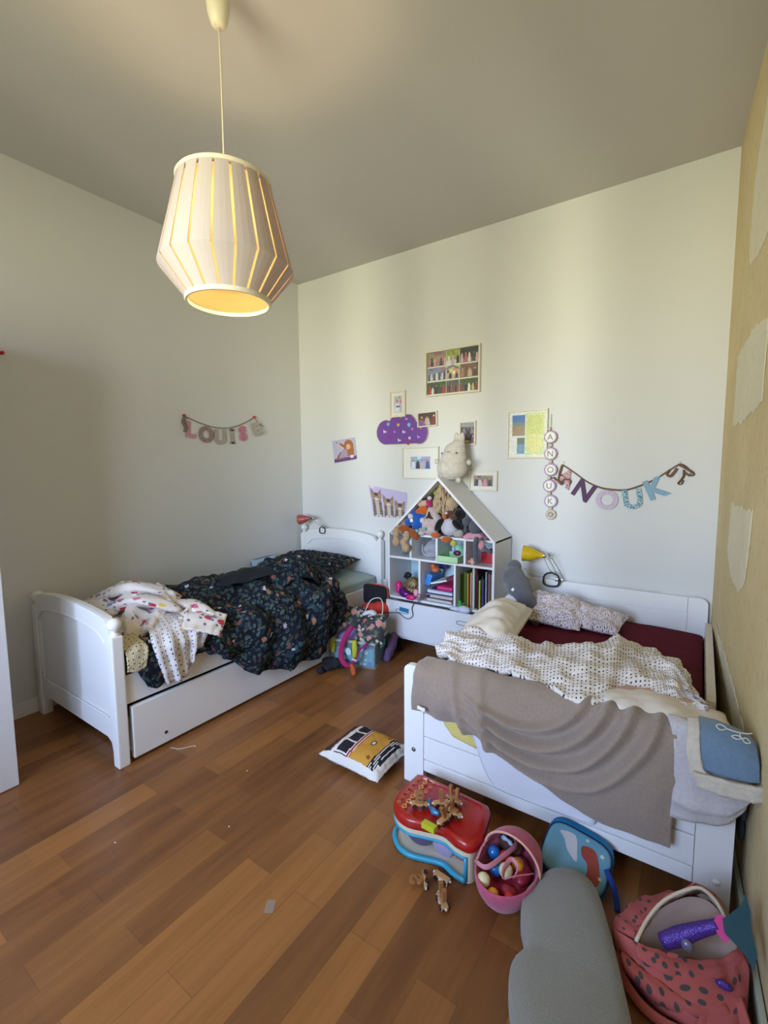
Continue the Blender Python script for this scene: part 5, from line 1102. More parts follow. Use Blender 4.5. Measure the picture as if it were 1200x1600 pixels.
# lower right cell: upright picture books
bk = [(1.895, .010, .245, (206, 156, 52), 'yellow-orange'), (1.908, .007, .235, (150, 60, 44), 'brick red'), (1.917, .009, .25, (196, 180, 160), 'beige'), (1.928, .016, .285, (206, 200, 186), 'thick cream'), (1.947, .006, .27, (90, 96, 100), 'slate'), (1.955, .006, .275, (140, 40, 40), 'dark red'), (1.963, .006, .25, (60, 30, 34), 'maroon'), (1.972, .008, .24, (36, 40, 44), 'black'), (1.982, .010, .205, (190, 196, 60), 'lime green'), (1.996, .008, .235, (34, 34, 52), 'midnight blue'), (2.006, .010, .215, (64, 50, 130), 'violet'), (2.020, .007, .25, (30, 36, 44), 'charcoal'), (2.029, .008, .27, (160, 176, 170), 'grey green'), (2.040, .006, .25, (44, 54, 96), 'navy'), (2.048, .009, .262, (176, 130, 124), 'dusty pink'), (2.060, .007, .255, (120, 90, 80), 'brown'), (2.070, .008, .26, (130, 140, 132), 'sage')]
for i, (x, w_, h, c, nm) in enumerate(bk):
    t = thing('book', '%s spine of an upright picture book in the lower right shelf cell' % nm, 'book', (x, -.2, z1), group='picture books in the lower right shelf cell')
    d0 = -.315+rr.uniform(0, .02)
    MB().box((x, d0, z1), (x+.0012, -.08, z1+h)).box((x+w_-.0012, d0, z1), (x+w_, -.08, z1+h)).box((x, d0, z1), (x+w_, d0+.0012, z1+h)).build('cover', mat('cover_%d_%d_%d' % c, c, .45), t)
    MB().box((x+.0013, d0+.0013, z1+.003), (x+w_-.0013, -.083, z1+h-.003)).build('pages', paper_white, t)
t = thing('book', 'green picture book standing half open at the left of the book row', 'book', (1.86, -.2, z1), group=None)
gc = mat('moss_cover', (74, 92, 30), .4)
MB().box((1.824, -.32, z1), (1.827, -.12, z1+.22), rot=-.28).box((1.885, -.30, z1), (1.888, -.10, z1+.255)).build('cover', gc, t); MB().box((1.865, -.30, z1), (1.884, -.11, z1+.25)).build('pages', gc, t)
tag(MB().box((1.842, -.352, z1-.002), (1.865, -.335, z1+.05), .004).build('eraser', mat('bright_green', (40, 170, 60), .35)), 'bright green little block in front of the open green book', 'toy')
tag(blob('slipper', [((1.90, -.375, .45), (.05, .03, .028)), ((1.84, -.37, .443), (.06, .02, .016))], mat('lavender_white', (206, 210, 226), .8), vox=.006), 'pale soft slipper tip on the drawer edge below the books', 'slipper')
c = MB(); c.tube([(1.54, -.37, .452), (1.505, -.392, .43), (1.487, -.394, .39), (1.495, -.392, .34), (1.46, -.392, .308), (1.42, -.392, .31), (1.37, -.393, .335), (1.30, -.40, .33), (1.27, -.43, .33)], .003, 6)
tag(c.build('cable', black_plastic, smooth=True), 'thin black cable looping over the shelf drawer front', 'cable')
tag(MB().box((1.375, -.394, .352), (1.455, -.388, .384), .003, rot=Matrix.Rotation(.06, 3, 'Y')).build('toy_card', mat('ocean_blue', (40, 120, 160), .4)), 'blue toy poking out of the left handle slot of the shelf drawer', 'toy')

# ------------------------------------------------------------------ heap beside the left bed
clear = mat('clear_plastic', (226, 238, 240), .12, alpha=.13, spec=.6)
ang = .26
def binp(x, y): return (1.035+x*math.cos(ang)-y*math.sin(ang), -.79+x*math.sin(ang)+y*math.cos(ang))
t = thing('storage_box', 'clear plastic storage box full of children things beside the left bed', 'storage box', (*binp(.17, .18), 0))
def wallq(a, b, z0, z1, th=.003):
    (x0, y0), (x1, y1) = binp(*a), binp(*b); d = Vector((x1-x0, y1-y0, 0)).normalized(); nn = Vector((-d.y, d.x, 0))*th
    return [(x0, y0), (x1, y1), (x1+nn.x, y1+nn.y), (x0+nn.x, y0+nn.y)], z0, z1
m = MB()
for a, b in (((0, 0), (.34, 0)), ((.34, 0), (.34, .36)), ((.34, .36), (0, .36)), ((0, .36), (0, 0))): P, z0, z1 = wallq(a, b, .002, .185); m.prism(P, z0, z1, 'z')
m.prism([binp(0, 0), binp(.34, 0), binp(.34, .36), binp(0, .36)], .001, .004, 'z'); m.build('body', clear, t)
m = MB()
for a, b in (((-.008, -.008), (.348, -.008)), ((.348, -.008), (.348, .368)), ((.348, .368), (-.008, .368)), ((-.008, .368), (-.008, -.008))): P, z0, z1 = wallq(a, b, .18, .196, .014); m.prism(P, z0, z1, 'z')
m.build('rim', mat('frosted_rim', (196, 208, 206), .3, alpha=.75), t)
s = N('turquoise_print'); co = s.coord('Object')
d, cc = s.vor(co, 22, 1, '3D'); x_ = s.n('ShaderNodeSeparateColor'); s.l(cc, x_.inputs[0]); s.base(s.mix(s.math('LESS_THAN', d, .42), (72, 168, 184), s.ramp(x_.outputs[0], [(0, (60, 110, 196)), (.25, (226, 230, 236)), (.5, (196, 60, 80)), (.62, (110, 196, 200)), (.8, (120, 90, 170))], 'CONSTANT'))); s.b.inputs['Roughness'].default_value = .4
tq = s.m
def inbox(name, x0, y0, x1, y1, z0, z1, m_, label, cat, bev=.012):
    P = [binp(x0, y0), binp(x1, y0), binp(x1, y1), binp(x0, y1)]; c = ((P[0][0]+P[2][0])/2, (P[0][1]+P[2][1])/2)
    return tag(MB().box((c[0]-(x1-x0)/2, c[1]-(y1-y0)/2, z0), (c[0]+(x1-x0)/2, c[1]+(y1-y0)/2, z1), bev, rot=ang).build(name, m_), label, cat)
inbox('picture_case', .015, .012, .17, .06, .008, .13, tq, 'turquoise printed case at the front left inside the clear box', 'case')
inbox('picture_case', .185, .012, .325, .07, .008, .14, tq, 'turquoise and blue printed case at the front right inside the clear box', 'case')
inbox('toy_box', .02, .08, .16, .30, .006, .12, mat('violet_cloth', (112, 90, 160), .8), 'violet case inside the clear box behind the printed cases', 'case')
inbox('toy_box', .18, .09, .325, .33, .006, .15, mat('deep_teal', (40, 96, 110), .6), 'dark teal case inside the clear box', 'case')
bl_c = Vector((*binp(.25, .045), .155)); tag(MB().ball(bl_c, .045, 18, (1, .8, 1)).build('ball', mat('sky_gloss', (70, 130, 220), .25), smooth=True), 'bright blue ball at the right front corner of the clear box', 'ball')
tag(MB().box((*binp(.343, .08), .13), (binp(.343, .08)[0]+.003, binp(.343, .08)[1]+.09, .175), rot=ang+PI*.0).build('label_flap', mat('mint_sticker', (70, 190, 160), .5)), 'mint green triangular sticker on the side of the clear box', 'sticker')
mgn = mat('magenta_webbing', (176, 30, 100), .75, bump=.3, bscale=300)
st = MB(); st.tube([(1.21, -.76, .31), (1.185, -.80, .25), (1.150, -.815, .16), (1.155, -.825, .08), (1.215, -.83, .045), (1.275, -.81, .09), (1.295, -.785, .16), (1.335, -.75, .21)], .019, 8, flat=.16)
o = tag(st.build('strap', mgn, smooth=True), 'magenta webbing strap looping down in front of the clear box', 'strap')
MB().box((1.262, -.842, .100), (1.300, -.828, .106), .001, rot=Matrix.Rotation(.2, 3, 'Y')).build('white_slider', paper_white, o)
yb = mat('yellow_green_cloth', (196, 196, 50), .7)
tag(MB().tube([(1.045, -.79, .20), (1.058, -.803, .15), (1.065, -.81, .10)], [.018, .021, .012], 8, flat=.4).build('plush_leaf', yb, smooth=True), 'yellow plush petal hanging at the left end of the clear box', 'toy')
tag(MB().tube([(1.235, -.775, .215), (1.247, -.785, .16), (1.245, -.79, .09)], [.016, .021, .012], 8, flat=.4).build('plush_leaf', yb, smooth=True), 'yellow and green plush petal inside the magenta strap loop', 'toy')
tag(MB().lathe([(0, 0), (.026, .001), (.026, .005), (0, .006)], (1.205, -.802, .135), 20, Matrix.Rotation(PI/2, 3, 'X')).build('badge', mat('pale_aqua', (190, 226, 230), .4), smooth=False), 'round white and blue badge inside the magenta strap loop', 'badge')
tag(blob('cloth_bundle', [((1.10, -.70, .18), (.07, .06, .05)), ((1.14, -.64, .20), (.06, .06, .05))], mat('lilac_cloth', (150, 130, 186), .85, bump=.3, bscale=30), vox=.008), 'lilac cloth bundle at the left end of the clear box', 'cloth')
rb = blob('plush_caterpillar', [((1.285, -.855, .035), (.022, .02, .030)), ((1.302, -.87, .022), (.018, .018, .018)), ((1.27, -.85, .06), (.016, .016, .02))], mat('orange_green_cloth', (196, 90, 40), .8), vox=.005)
tag(rb, 'orange plush bit on the floor in front of the clear box', 'toy')
def pouch_mat(name, base):
    s = N(name); co = s.warp(s.coord('UV'), .07, 20); nz = s.noise(co, 26, 2); d, cc = s.vor(co, 17); d2, c2 = s.vor(co, 34)
    def ch(c, i): x = s.n('ShaderNodeSeparateColor'); s.l(c, x.inputs[0]); return x.outputs[i]
    c = s.mix(s.math('LESS_THAN', s.math('ADD', d2, s.math('MULTIPLY', nz, .2)), .46), base, s.ramp(ch(c2, 0), [(0, (90, 110, 84)), (.3, (206, 196, 170)), (.45, (60, 60, 62)), (.7, (120, 140, 120)), (.85, (200, 110, 90))], 'CONSTANT'))
    c = s.mix(s.math('MULTIPLY', s.math('LESS_THAN', s.math('ADD', d, s.math('MULTIPLY', nz, .3)), .5), s.math('GREATER_THAN', ch(cc, 0), .45)), c, s.ramp(ch(cc, 1), [(0, (206, 150, 146)), (.5, (196, 140, 120)), (.8, (84, 104, 74))], 'CONSTANT'))
    s.base(c); s.b.inputs['Roughness'].default_value = .7; return s.m
pm = pouch_mat('jungle_print', (50, 50, 54))
tag(pillow('pouch', .27, .17, .06, pm, M=frame_M((1.04, -.62, .315), (1, .25, .02), (-.25, -.75, .6)), seed=3, amp=.006, horn=.01), 'floral print pouch leaning from the bed over the clear box', 'bag')
t = thing('tote_bag', 'dark patterned bag stuffed in the clear box, right of the pouch', 'bag', (1.30, -.66, .17))
pp = pillow('body', .22, .22, .09, pm, t, M=frame_M((1.30, -.655, .285), (1, .28, 0), (.1, -.8, .45)), seed=8, amp=.008, horn=.01)
MB().tube([(1.20, -.60, .37), (1.22, -.55, .45), (1.28, -.52, .47), (1.33, -.55, .44), (1.36, -.60, .38)], .0035, 6).build('cord_handle', paper_white, t, smooth=True)
tag(blob('tissue', [((1.24, -.63, .375), (.045, .03, .018), (0, -.5, 0)), ((1.29, -.62, .385), (.035, .03, .016), (0, .4, 0))], wsheet, vox=.005), 'crumpled white cloth on top of the dark patterned bag', 'cloth')
red_f = mat('red_orange_fabric', (206, 66, 44), .8, bump=.2, bscale=50); blk_mesh = mat('black_mesh', (26, 26, 34), .9, bump=.5, bscale=200)
t = thing('cardboard_box', 'brown cardboard box behind the clear storage box', 'box', (1.15, -.24, 0)); cbm = mat('cardboard', (150, 108, 76), .85)
MB().box((1.03, -.36, 0), (1.22, -.10, .27), .002).build('body', cbm, t)
t = thing('lunch_bag', 'red lunch bag with open black mesh lid on the cardboard box', 'bag', (1.14, -.36, .27))
P = [(.115*math.copysign(abs(math.cos(a))**.35, math.cos(a)), .085*math.copysign(abs(math.sin(a))**.35, math.sin(a))) for a in np.linspace(0, 2*PI, 32, endpoint=False)]
MB().prism([(1.135+p[0], .435+p[1]) for p in P], -.375, -.355).build('lid', blk_mesh, t)
MB().tube([(1.135+p[0], -.366, .435+p[1]) for p in P], .006, 6, True, 1).build('lid_rim', red_f, t)
blob('body', [((1.11, -.39, .335), (.09, .06, .04)), ((1.20, -.39, .345), (.075, .06, .055)), ((1.22, -.37, .31), (.06, .06, .05))], red_f, t, vox=.008)
tag(blob('shoe', [((1.09, -.90, .028), (.05, .035, .028), (0, 0, 1.0)), ((1.12, -.85, .045), (.045, .04, .04)), ((1.08, -1.0+.03, .025), (.03, .025, .025))], mat('black_suede', (30, 30, 36), .9), vox=.007), 'black soft child boot lying in front of the clear box', 'shoe')
tag(blob('shoe', [((1.13, -.83+.0, .035), (.07, .032, .034), (0, 0, .5)), ((1.06, -.86, .05), (.05, .035, .03), (0, 0, .3))], mat('black_suede', (30, 30, 36), .9), vox=.007), 'second black boot partly under the left bed drawer edge', 'shoe')
tag(blob('purple_cloth', [((1.35, -.50, .05), (.03, .05, .05)), ((1.355, -.46, .11), (.028, .05, .06)), ((1.36, -.54, .03), (.03, .03, .03)), ((1.34, -.42, .14), (.03, .04, .05))], mat('purple_fabric', (104, 78, 116), .9, bump=.6, bscale=26), vox=.008), 'purple crumpled cloth on the floor right of the clear box', 'cloth')
tag(blob('red_cloth', [((1.04, -.64, .43), (.02, .03, .022)), ((1.045, -.66, .40), (.016, .02, .02))], red_f, vox=.005), 'small red cloth between duvet and floral pouch', 'cloth')

# ------------------------------------------------------------------ tram cushion on the floor
def tram(u, v):
    """u along the tram from roof (-1) to bumper (1), v across"""
    W_ = lin((226, 222, 214)); D = lin((34, 32, 42)); Y = lin((206, 152, 62)); Rr = lin((176, 70, 66)); K = lin((62, 48, 42)); G = lin((96, 130, 116))
    a = abs(v)
    if a > .90 or u < -.95 or u > .92: return W_
    bend = u+.05*v*v
    if bend < -.82: return G if math.sin(u*60)+math.sin(v*17) > 1.0 else D
    if bend < -.66: return K
    if bend < -.63: return Rr
    if bend < -.54: return W_
    if bend < -.12:
        for c in (-.56, 0, .56):
            if abs(v-c) < .245 and bend > -.50 and bend < -.15+.0: return D
        return W_ if abs(v) < .86 else D
    if bend < -.06: return Rr
    if bend < -.035: return W_
    if bend < -.02: return Rr
    if bend < .60:
        r_ = math.hypot((u-.28)/.5, v/.72)
        if r_ < .10: return W_
        if r_ < .17: return lin((50, 48, 50))
        for c in (-.62, .62):
            if math.hypot((u-.46)/.6, (v-c)/.9) < .085: return lin((150, 84, 40))
        return Y
    if bend < .82: return W_ if (int((bend-.60)*46) % 3 == 2) else D
    if bend < .90 and a < .6: return D
    return W_
tc_ = Vector((1.912, -1.513, .062)); ax = Vector((.915, -.10, 0))
# tram long axis runs roof (upper left) to bumper (lower right)
tag(pillow('cushion', .35, .30, .12, attr_mat('tram_print', .9, .2), M=frame_M((1.935, -1.58, .058), (.995, .0, -.02), (0, 0, 1)), n=72, paint=tram, seed=7, amp=.004, horn=.045, pw=3.2), 'cushion printed as the front of a yellow tram, lying on the floor', 'cushion')

# ------------------------------------------------------------------ red topped toy box with wavy front
red_pl = mat('red_gloss_plastic', (172, 26, 18), .3, coat=.25); cream_pl2 = mat('cream_plastic', (226, 212, 180), .4); blue_pl2 = mat('turquoise_plastic', (54, 160, 190), .35)
front = cr_curve(np.array([(2.292, -1.80), (2.30, -1.875), (2.345, -1.925), (2.40, -1.938), (2.46, -1.922), (2.525, -1.905), (2.585, -1.922), (2.635, -1.915), (2.655, -1.86)]), 6)
outline = [tuple(p) for p in front]+[(2.632, -1.735), (2.615, -1.71), (2.325, -1.69), (2.30, -1.70)]
cx0, cy0 = 2.47, -1.81
def off(P, s): return [(cx0+(p[0]-cx0)*s, cy0+(p[1]-cy0)*s) for p in P]
t = thing('toy_chest', 'toy box with red lid, wavy turquoise window front and cream body by the right bed', 'toy', (2.47, -1.81, 0))
m = MB(); n = len(outline)
layers = [(1.0, .118), (1.035, .121), (1.04, .135), (1.01, .150), (.95, .156), (.86, .156), (.84, .151)]
V = []; F = []
for s_, z in layers: V += [(x, y, z) for x, y in off(outline, s_)]
for j in range(len(layers)-1): F += [(j*n+i, j*n+(i+1) % n, (j+1)*n+(i+1) % n, (j+1)*n+i) for i in range(n)]
F.append(tuple((len(layers)-1)*n+i for i in range(n))); F.append(tuple(range(n-1, -1, -1)))
lid_ = shade(m.add(V, F).build('lid', red_pl, t), 50)
mo = mat('honeycomb_yellow', (222, 150, 60), .4); m = MB()
for k in range(6):
    y = -1.895+k*.032; m.tube([(2.355+.009*math.cos(a), y+.009*math.sin(a), .1575) for a in np.linspace(0, 2*PI, 6, endpoint=False)], .0028, 5, True, 1)
    m.tube([(2.355, y+.010, .1575), (2.355, y+.022, .1575)], .0028, 5, sm=1)
    for dx, dy in ((-.032, .008), (.030, .02)): m.tube([(2.355+dx+.006*math.cos(a), y+dy+.006*math.sin(a), .1572) for a in np.linspace(0, 2*PI, 10, endpoint=False)], .0012, 4, True, 1)
m.build('honeycomb_pattern', mo, lid_, label='orange yellow honeycomb pattern')
V = []; F = []; band = [(1.0, .100), (1.012, .102), (1.012, .118), (1.0, .120)]
for s_, z in band: V += [(x, y, z) for x, y in off(outline, s_)]
for j in range(3): F += [(j*n+i, j*n+(i+1) % n, (j+1)*n+(i+1) % n, (j+1)*n+i) for i in range(n)]
F.append(tuple(range(n))); F.append(tuple(3*n+i for i in range(n)))
MB().add(V, F).build('cream_band', cream_pl2, t)
back = [tuple(p) for p in list(front[-9:-1])]+[tuple(p) for p in ((2.655, -1.86), (2.632, -1.735), (2.615, -1.71), (2.325, -1.69), (2.30, -1.70), (2.292, -1.80))]
V = [(x, y, z) for z in (.002, .101) for x, y in back]+[(cx0+(x-cx0)*.985, cy0+(y-cy0)*.985, z) for z in (.002, .101) for x, y in back]; k = len(back)
F = [(i, i+1, k+i+1, k+i) for i in range(k-1)]+[(2*k+i, 3*k+i, 3*k+i+1, 2*k+i+1) for i in range(k-1)]+[(0, k, 3*k, 2*k), (k-1, 3*k-1, 4*k-1, 2*k-1)]+[(k+i, k+i+1, 3*k+i+1, 3*k+i) for i in range(k-1)]
MB().add(V, F).add([(x, y, .012) for x, y in off(outline, .97)]+[(x, y, .002) for x, y in off(outline, .97)], [tuple(range(n)), tuple(range(2*n-1, n-1, -1))]+[(i, (i+1) % n, n+(i+1) % n, n+i) for i in range(n)]).build('body', cream_pl2, t)
fr = [tuple(p) for p in front][4:-8]
m = MB(); m.tube([(x, y, .012) for x, y in fr], .011, 8, sm=1); m.tube([(x, y, .096) for x, y in fr], .006, 8, sm=1)
m.tube([(*fr[0], .01), (*fr[0], .10)], .007, 8, sm=1); m.tube([(*fr[-1], .01), (*fr[-1], .10)], .007, 8, sm=1)
m.build('window_frame', blue_pl2, t, smooth=True)
V = [(x, y, z) for z in (.016, .094) for x, y in off(fr, .992)]; k = len(fr)
MB().add(V, [(i, i+1, k+i+1, k+i) for i in range(k-1)]).build('window', mat('clear_window', (220, 232, 240), .08, alpha=.10, spec=.7), t, fix=False)
# contents seen through the window
tag(blob('toy_animal', [((2.405, -1.86, .05), (.062, .04, .042)), ((2.43, -1.84, .07), (.05, .04, .025)), ((2.37, -1.80, .05), (.05, .05, .04))], mat('dark_purple_plush', (72, 28, 80), .9), vox=.006), 'dark purple soft toy inside the red-topped box', 'toy')
tag(blob('toy_wing', [((2.505, -1.868, .048), (.045, .014, .042), (0, .5, 0))], mat('pale_violet_print', (186, 164, 204), .5, var=.5), vox=.005), 'pale violet wing-shaped toy inside the red-topped box', 'toy')
tag(blob('toy_duck', [((2.335, -1.85, .045), (.03, .03, .035)), ((2.335, -1.87, .075), (.02, .02, .016))], mat('olive_yellow', (150, 140, 60), .7), vox=.005), 'olive yellow toy at the left inside the red-topped box', 'toy')
tag(MB().box((2.31, -1.78, .012), (2.60, -1.735, .098), .01).build('dark_filler', mat('dark_teal_filler', (34, 52, 62), .6)), 'dark block added at the back of the red-topped box as its inner shade', 'case')  # added dark block, stands in for the shade inside the closed box
tag(MB().box((2.55, -1.86, .014), (2.63, -1.80, .085), .008).build('toy_block', mat('brick_red_plastic', (150, 60, 50), .5)), 'brick red block at the right inside the red-topped box', 'toy')

# wooden letter train cars
wood = mat('beech_wood', (206, 160, 106), .55, var=.3); dwood = mat('light_walnut', (170, 118, 70), .55, var=.3); wheel_m = mat('dark_wheel', (58, 32, 28), .5)
whiteprint = mat('printed_white_side', (214, 206, 190), .5)
def car(label, loc, yaw, ch, roll_=0, zz=.1575, side=False, group=None):
    t = thing('letter_train_car', label, 'toy', (loc[0], loc[1], zz), rot=(roll_, 0, yaw), group=group)
    MB().box((-.03, -.011, .010), (.03, .011, .018), .002).build('chassis', wood, t, local=True)
    for x in (-.017, .017):
        for y in (-.0135, .0135): MB().lathe([(0, -.003), (.008, -.003), (.009, 0), (.008, .003), (0, .003)], (x, y, .009), 14, Matrix.Rotation(PI/2, 3, 'X')).build('wheel', wheel_m, t, local=True)
    MB().box((-.036, -.004, .012), (-.03, .004, .016)).box((.03, -.003, .012), (.037, .003, .016)).build('coupling', paper_white, t, local=True)
    if ch:
        Lv, Lf = letter(ch, .062, .012, .003); Lv[:, 2] += .018-Lv[:, 2].min(); obj('letter', Lv, Lf, dwood, t, local=True)
    if side: MB().box((-.028, -.0125, .002), (.028, -.0115, .017), .001).build('side_label', whiteprint, t, local=True)
    return t
car('wooden train car with the letter E, leftmost on the red lid', (2.405, -1.868), .45, 'E')
car('wooden train car with the letter I, middle of the red lid', (2.470, -1.815), .75, 'I')
car('wooden train car with the letter U, at the back of the red lid', (2.505, -1.775), -.15, 'U')
car('wooden train car with a broken letter shape, right on the red lid', (2.535, -1.835), -.15, 'L')
car('wooden train car with the letter V, at the front edge beside the yellow block', (2.518, -1.885), 1.35, 'V')
tag(MB().box((2.462, -1.955, .158), (2.515, -1.93, .178), .002, rot=-.06).build('toy_block', mat('lime_yellow', (196, 200, 40), .45)), 'lime yellow wooden block on the front edge of the red lid', 'toy')
t = thing('toy_bird', 'small glossy blue toy bird lying among the train cars', 'toy', (2.45, -1.85, .157)); bm_ = mat('blue_gloss', (34, 130, 180), .2, coat=.5)
MB().tube([(2.425, -1.825, .170), (2.43, -1.842, .166), (2.445, -1.857, .166)], [.006, .008, .004], 10).build('head', bm_, t, smooth=True); MB().tube([(2.445, -1.857, .166), (2.467, -1.868, .168), (2.492, -1.872, .17)], [.004, .012, .006], 10).build('body', bm_, t, smooth=True)
car('upright wooden train car with white side, on the floor by the toy box corner', (2.547, -1.955), -.1, None, zz=.0, side=True)
car('toppled wooden train car on the floor with its wheels showing', (2.515, -1.995), -.9, 'S', roll_=1.45, zz=.016)
car('wooden train car with white printed side, nearest on the floor', (2.590, -2.035), -.75, 'U', roll_=.0, zz=.0, side=True)

# ------------------------------------------------------------------ pink egg basket
pinkf = fleece('pink_felt', (206, 96, 128)); pinkin = mat('pink_lining', (196, 120, 130), .9)
t = thing('doll_carrier', 'soft pink egg-shaped doll carrier with hood, full of toy balls', 'toy', (2.765, -1.90, 0))
bc = Vector((2.762, -1.905, 0)); yaw = -.12
def egg(a, z):
    """outline of the shell at height z"""
    f = math.sin(min(1, (z+.012)/.13)*PI/2)**.62; rx = .098*f; ry = (.145 if math.sin(a) > 0 else .128)*f
    x = rx*math.cos(a); y = ry*math.sin(a)
    return bc+Vector((x*math.cos(yaw)-y*math.sin(yaw), x*math.sin(yaw)+y*math.cos(yaw), z))
V = []; F = []; n = 36; zs = [.002, .006, .018, .035, .055, .08, .105, .125, .13, .125, .10, .07, .04, .02]
for j, z in enumerate(zs):
    for i in range(n):
        p = egg(2*PI*i/n, z); q = (p-bc); k = 1 if j < 8 else (.97 if j == 8 else .93); V.append((bc.x+q.x*k, bc.y+q.y*k, z))
for j in range(len(zs)-1): F += [(j*n+i, j*n+(i+1) % n, (j+1)*n+(i+1) % n, (j+1)*n+i) for i in range(n)]
F.append(tuple(range(n-1, -1, -1))); F.append(tuple((len(zs)-1)*n+i for i in range(n)))
MB().add(V, F).build('shell', pinkf, t, smooth=True)
# hood: quarter dome over the head end
V = []; F = []; m_ = 20; k_ = 10
for s_ in (1.0, .94):
    for j in range(k_+1):
        b = j/k_*1.15
        for i in range(m_+1):
            a = PI*(i/m_)*1.0
            x = .100*math.cos(a)*math.cos(0); up_ = .095*math.sin(a)
            # sweep the arch backwards down to the rim
            yy = .030+.118*math.sin(b)*(.55+.45*math.sin(a)); zz = .122+up_*math.cos(b)*1.0; xx = x*(1-.25*math.sin(b)**2)
            x2, y2 = xx*s_, .03+(yy-.03)*s_
            V.append((bc.x+x2*math.cos(yaw)-y2*math.sin(yaw), bc.y+x2*math.sin(yaw)+y2*math.cos(yaw), .122+(zz-.122)*s_))
q = (k_+1)*(m_+1)
for j in range(k_):
    for i in range(m_): a = j*(m_+1)+i; F.append((a, a+1, a+m_+2, a+m_+1)); F.append((q+a, q+a+m_+1, q+a+m_+2, q+a+1))
F += [(i, q+i, q+i+1, i+1) for i in range(m_)]
hood = MB().add(V, F).build('hood', pinkf, t, smooth=True)
MB().tube([V[i] for i in range(m_+1)], .004, 6, sm=1).build('stitched_edge', mat('peach_stitch', (226, 170, 150), .9), hood, smooth=True)
lt = mat('rose_ribbon', (206, 136, 150), .8)
for P in ([(2.672, -1.955, .135), (2.67, -1.88, .145), (2.695, -1.815, .15), (2.74, -1.80, .15), (2.765, -1.83, .15), (2.745, -1.90, .15), (2.715, -1.965, .145), (2.672, -1.955, .135)], [(2.845, -1.90, .14), (2.80, -1.955, .15), (2.775, -1.975, .145), (2.765, -1.94, .15), (2.775, -1.90, .155), (2.80, -1.915, .15), (2.80, -1.95, .14)]):
    MB().tube(P, .008, 8, flat=.25).build('handle', lt, t, smooth=True)
for c, r_, col, nm in (((2.700, -1.862, .115), .022, (26, 110, 190), 'blue ball at the upper left of the pink carrier'), ((2.737, -1.855, .112), .019, (214, 52, 34), 'red ball beside the upper blue ball'), ((2.785, -1.865, .115), .021, (228, 168, 30), 'yellow ball at the right of the pink carrier'), ((2.727, -1.917, .108), .022, (26, 110, 190), 'blue ball in the middle of the pink carrier'),
        ((2.762, -1.918, .122), .023, (226, 218, 176), 'cream ball inside the ribbon handle'), ((2.712, -1.985, .115), .022, (226, 218, 170), 'cream ball at the lower left of the pink carrier'), ((2.752, -2.005, .103), .018, (226, 160, 30), 'yellow ball at the lower edge of the pink carrier'), ((2.800, -1.992, .105), .017, (206, 44, 34), 'red ball at the lower right of the pink carrier')):
    tag(shade(MB().ball(c, r_, 18).build('ball', mat('ball_%d_%d_%d' % col, col, .22, coat=.4)), 60), nm, 'ball', 'toy balls in the pink carrier')
tag(blob('doll_dress', [((2.785, -1.955, .088), (.03, .022, .018)), ((2.805, -1.87, .090), (.025, .045, .018)), ((2.77, -1.83, .088), (.04, .03, .018)), ((2.76, -1.90, .06), (.07, .09, .02))], mat('crimson_satin', (156, 40, 60), .35), vox=.006), 'crimson satin doll dress between the balls', 'cloth')
tag(blob('bear', [((2.73, -1.80, .115), (.05, .025, .03)), ((2.70, -1.79, .12), (.025, .022, .025))], plush('brown_bear_plush', (96, 64, 50)), vox=.006), 'brown plush under the hood of the pink carrier', 'plush toy')
tag(blob('bow', [((2.722, -1.822, .150), (.012, .008, .010)), ((2.745, -1.828, .148), (.014, .008, .008), (0, .3, -.4)), ((2.733, -1.826, .150), (.005, .005, .005))], mat('silver_bow', (170, 186, 206), .3), vox=.0035, smooth=1), 'silver blue bow on the brown plush', 'bow')

# ------------------------------------------------------------------ blue child backpack leaning on the bed
t = thing('backpack', 'small blue child backpack leaning against the right bed', 'backpack', (2.93, -1.68, 0))
bpm = mat('blue_nylon', (20, 120, 170), .6, bump=.2, bscale=30); pane = mat('light_blue_print', (110, 168, 192), .45, var=.4); dk = mat('navy_piping', (20, 26, 80), .6)
Mx = frame_M((2.93, -1.665, .062), (1, -.02, -.16), (0, -.42, .88))
P = [(.115*math.copysign(abs(math.cos(a))**.5, math.cos(a)), .105*math.copysign(abs(math.sin(a))**.5, math.sin(a))) for a in np.linspace(0, 2*PI, 36, endpoint=False)]
def slab(poly, z0, z1, inset, Mx, steps=5):
    """pillowy slab from an outline: rounded edges between z0 and z1"""
    V = []; F = []; n = len(poly)
    for j in range(steps+1):
        a = PI*j/steps; s_ = 1-inset*(1-math.sin(a)**.6); z = (z0+z1)/2-(z1-z0)/2*math.cos(a)
        V += [Mx @ Vector((p[0]*s_, p[1]*s_, z)) for p in poly]
    for j in range(steps): F += [(j*n+i, j*n+(i+1) % n, (j+1)*n+(i+1) % n, (j+1)*n+i) for i in range(n)]
    F.append(tuple(range(n-1, -1, -1))); F.append(tuple(steps*n+i for i in range(n)))
    return [v[:] for v in V], F
V, F = slab(P, -.045, .030, .10, Mx); MB().add(V, F).build('body', bpm, t, smooth=True)
V, F = slab([(p[0]*.93, p[1]*.84-.014) for p in P], .018, .040, .12, Mx); pk_ = MB().add(V, F).build('front_panel', pane, t, smooth=True)
MB().tube([(Mx @ Vector((p[0]*.95, p[1]*.86-.012, .028)))[:] for p in P], .0035, 6, True, 1).build('piping', dk, t, smooth=True)
MB().tube([(Mx @ Vector((p[0]*1.0, p[1]*1.0, -.02)))[:] for p in P[1:18]], .0035, 6, False, 1).build('zip', dk, t, smooth=True)
MB().prism([(p[0]*.0, p[1]*.0) for p in P][:3], 0, .0001) if False else None
pr = MB()
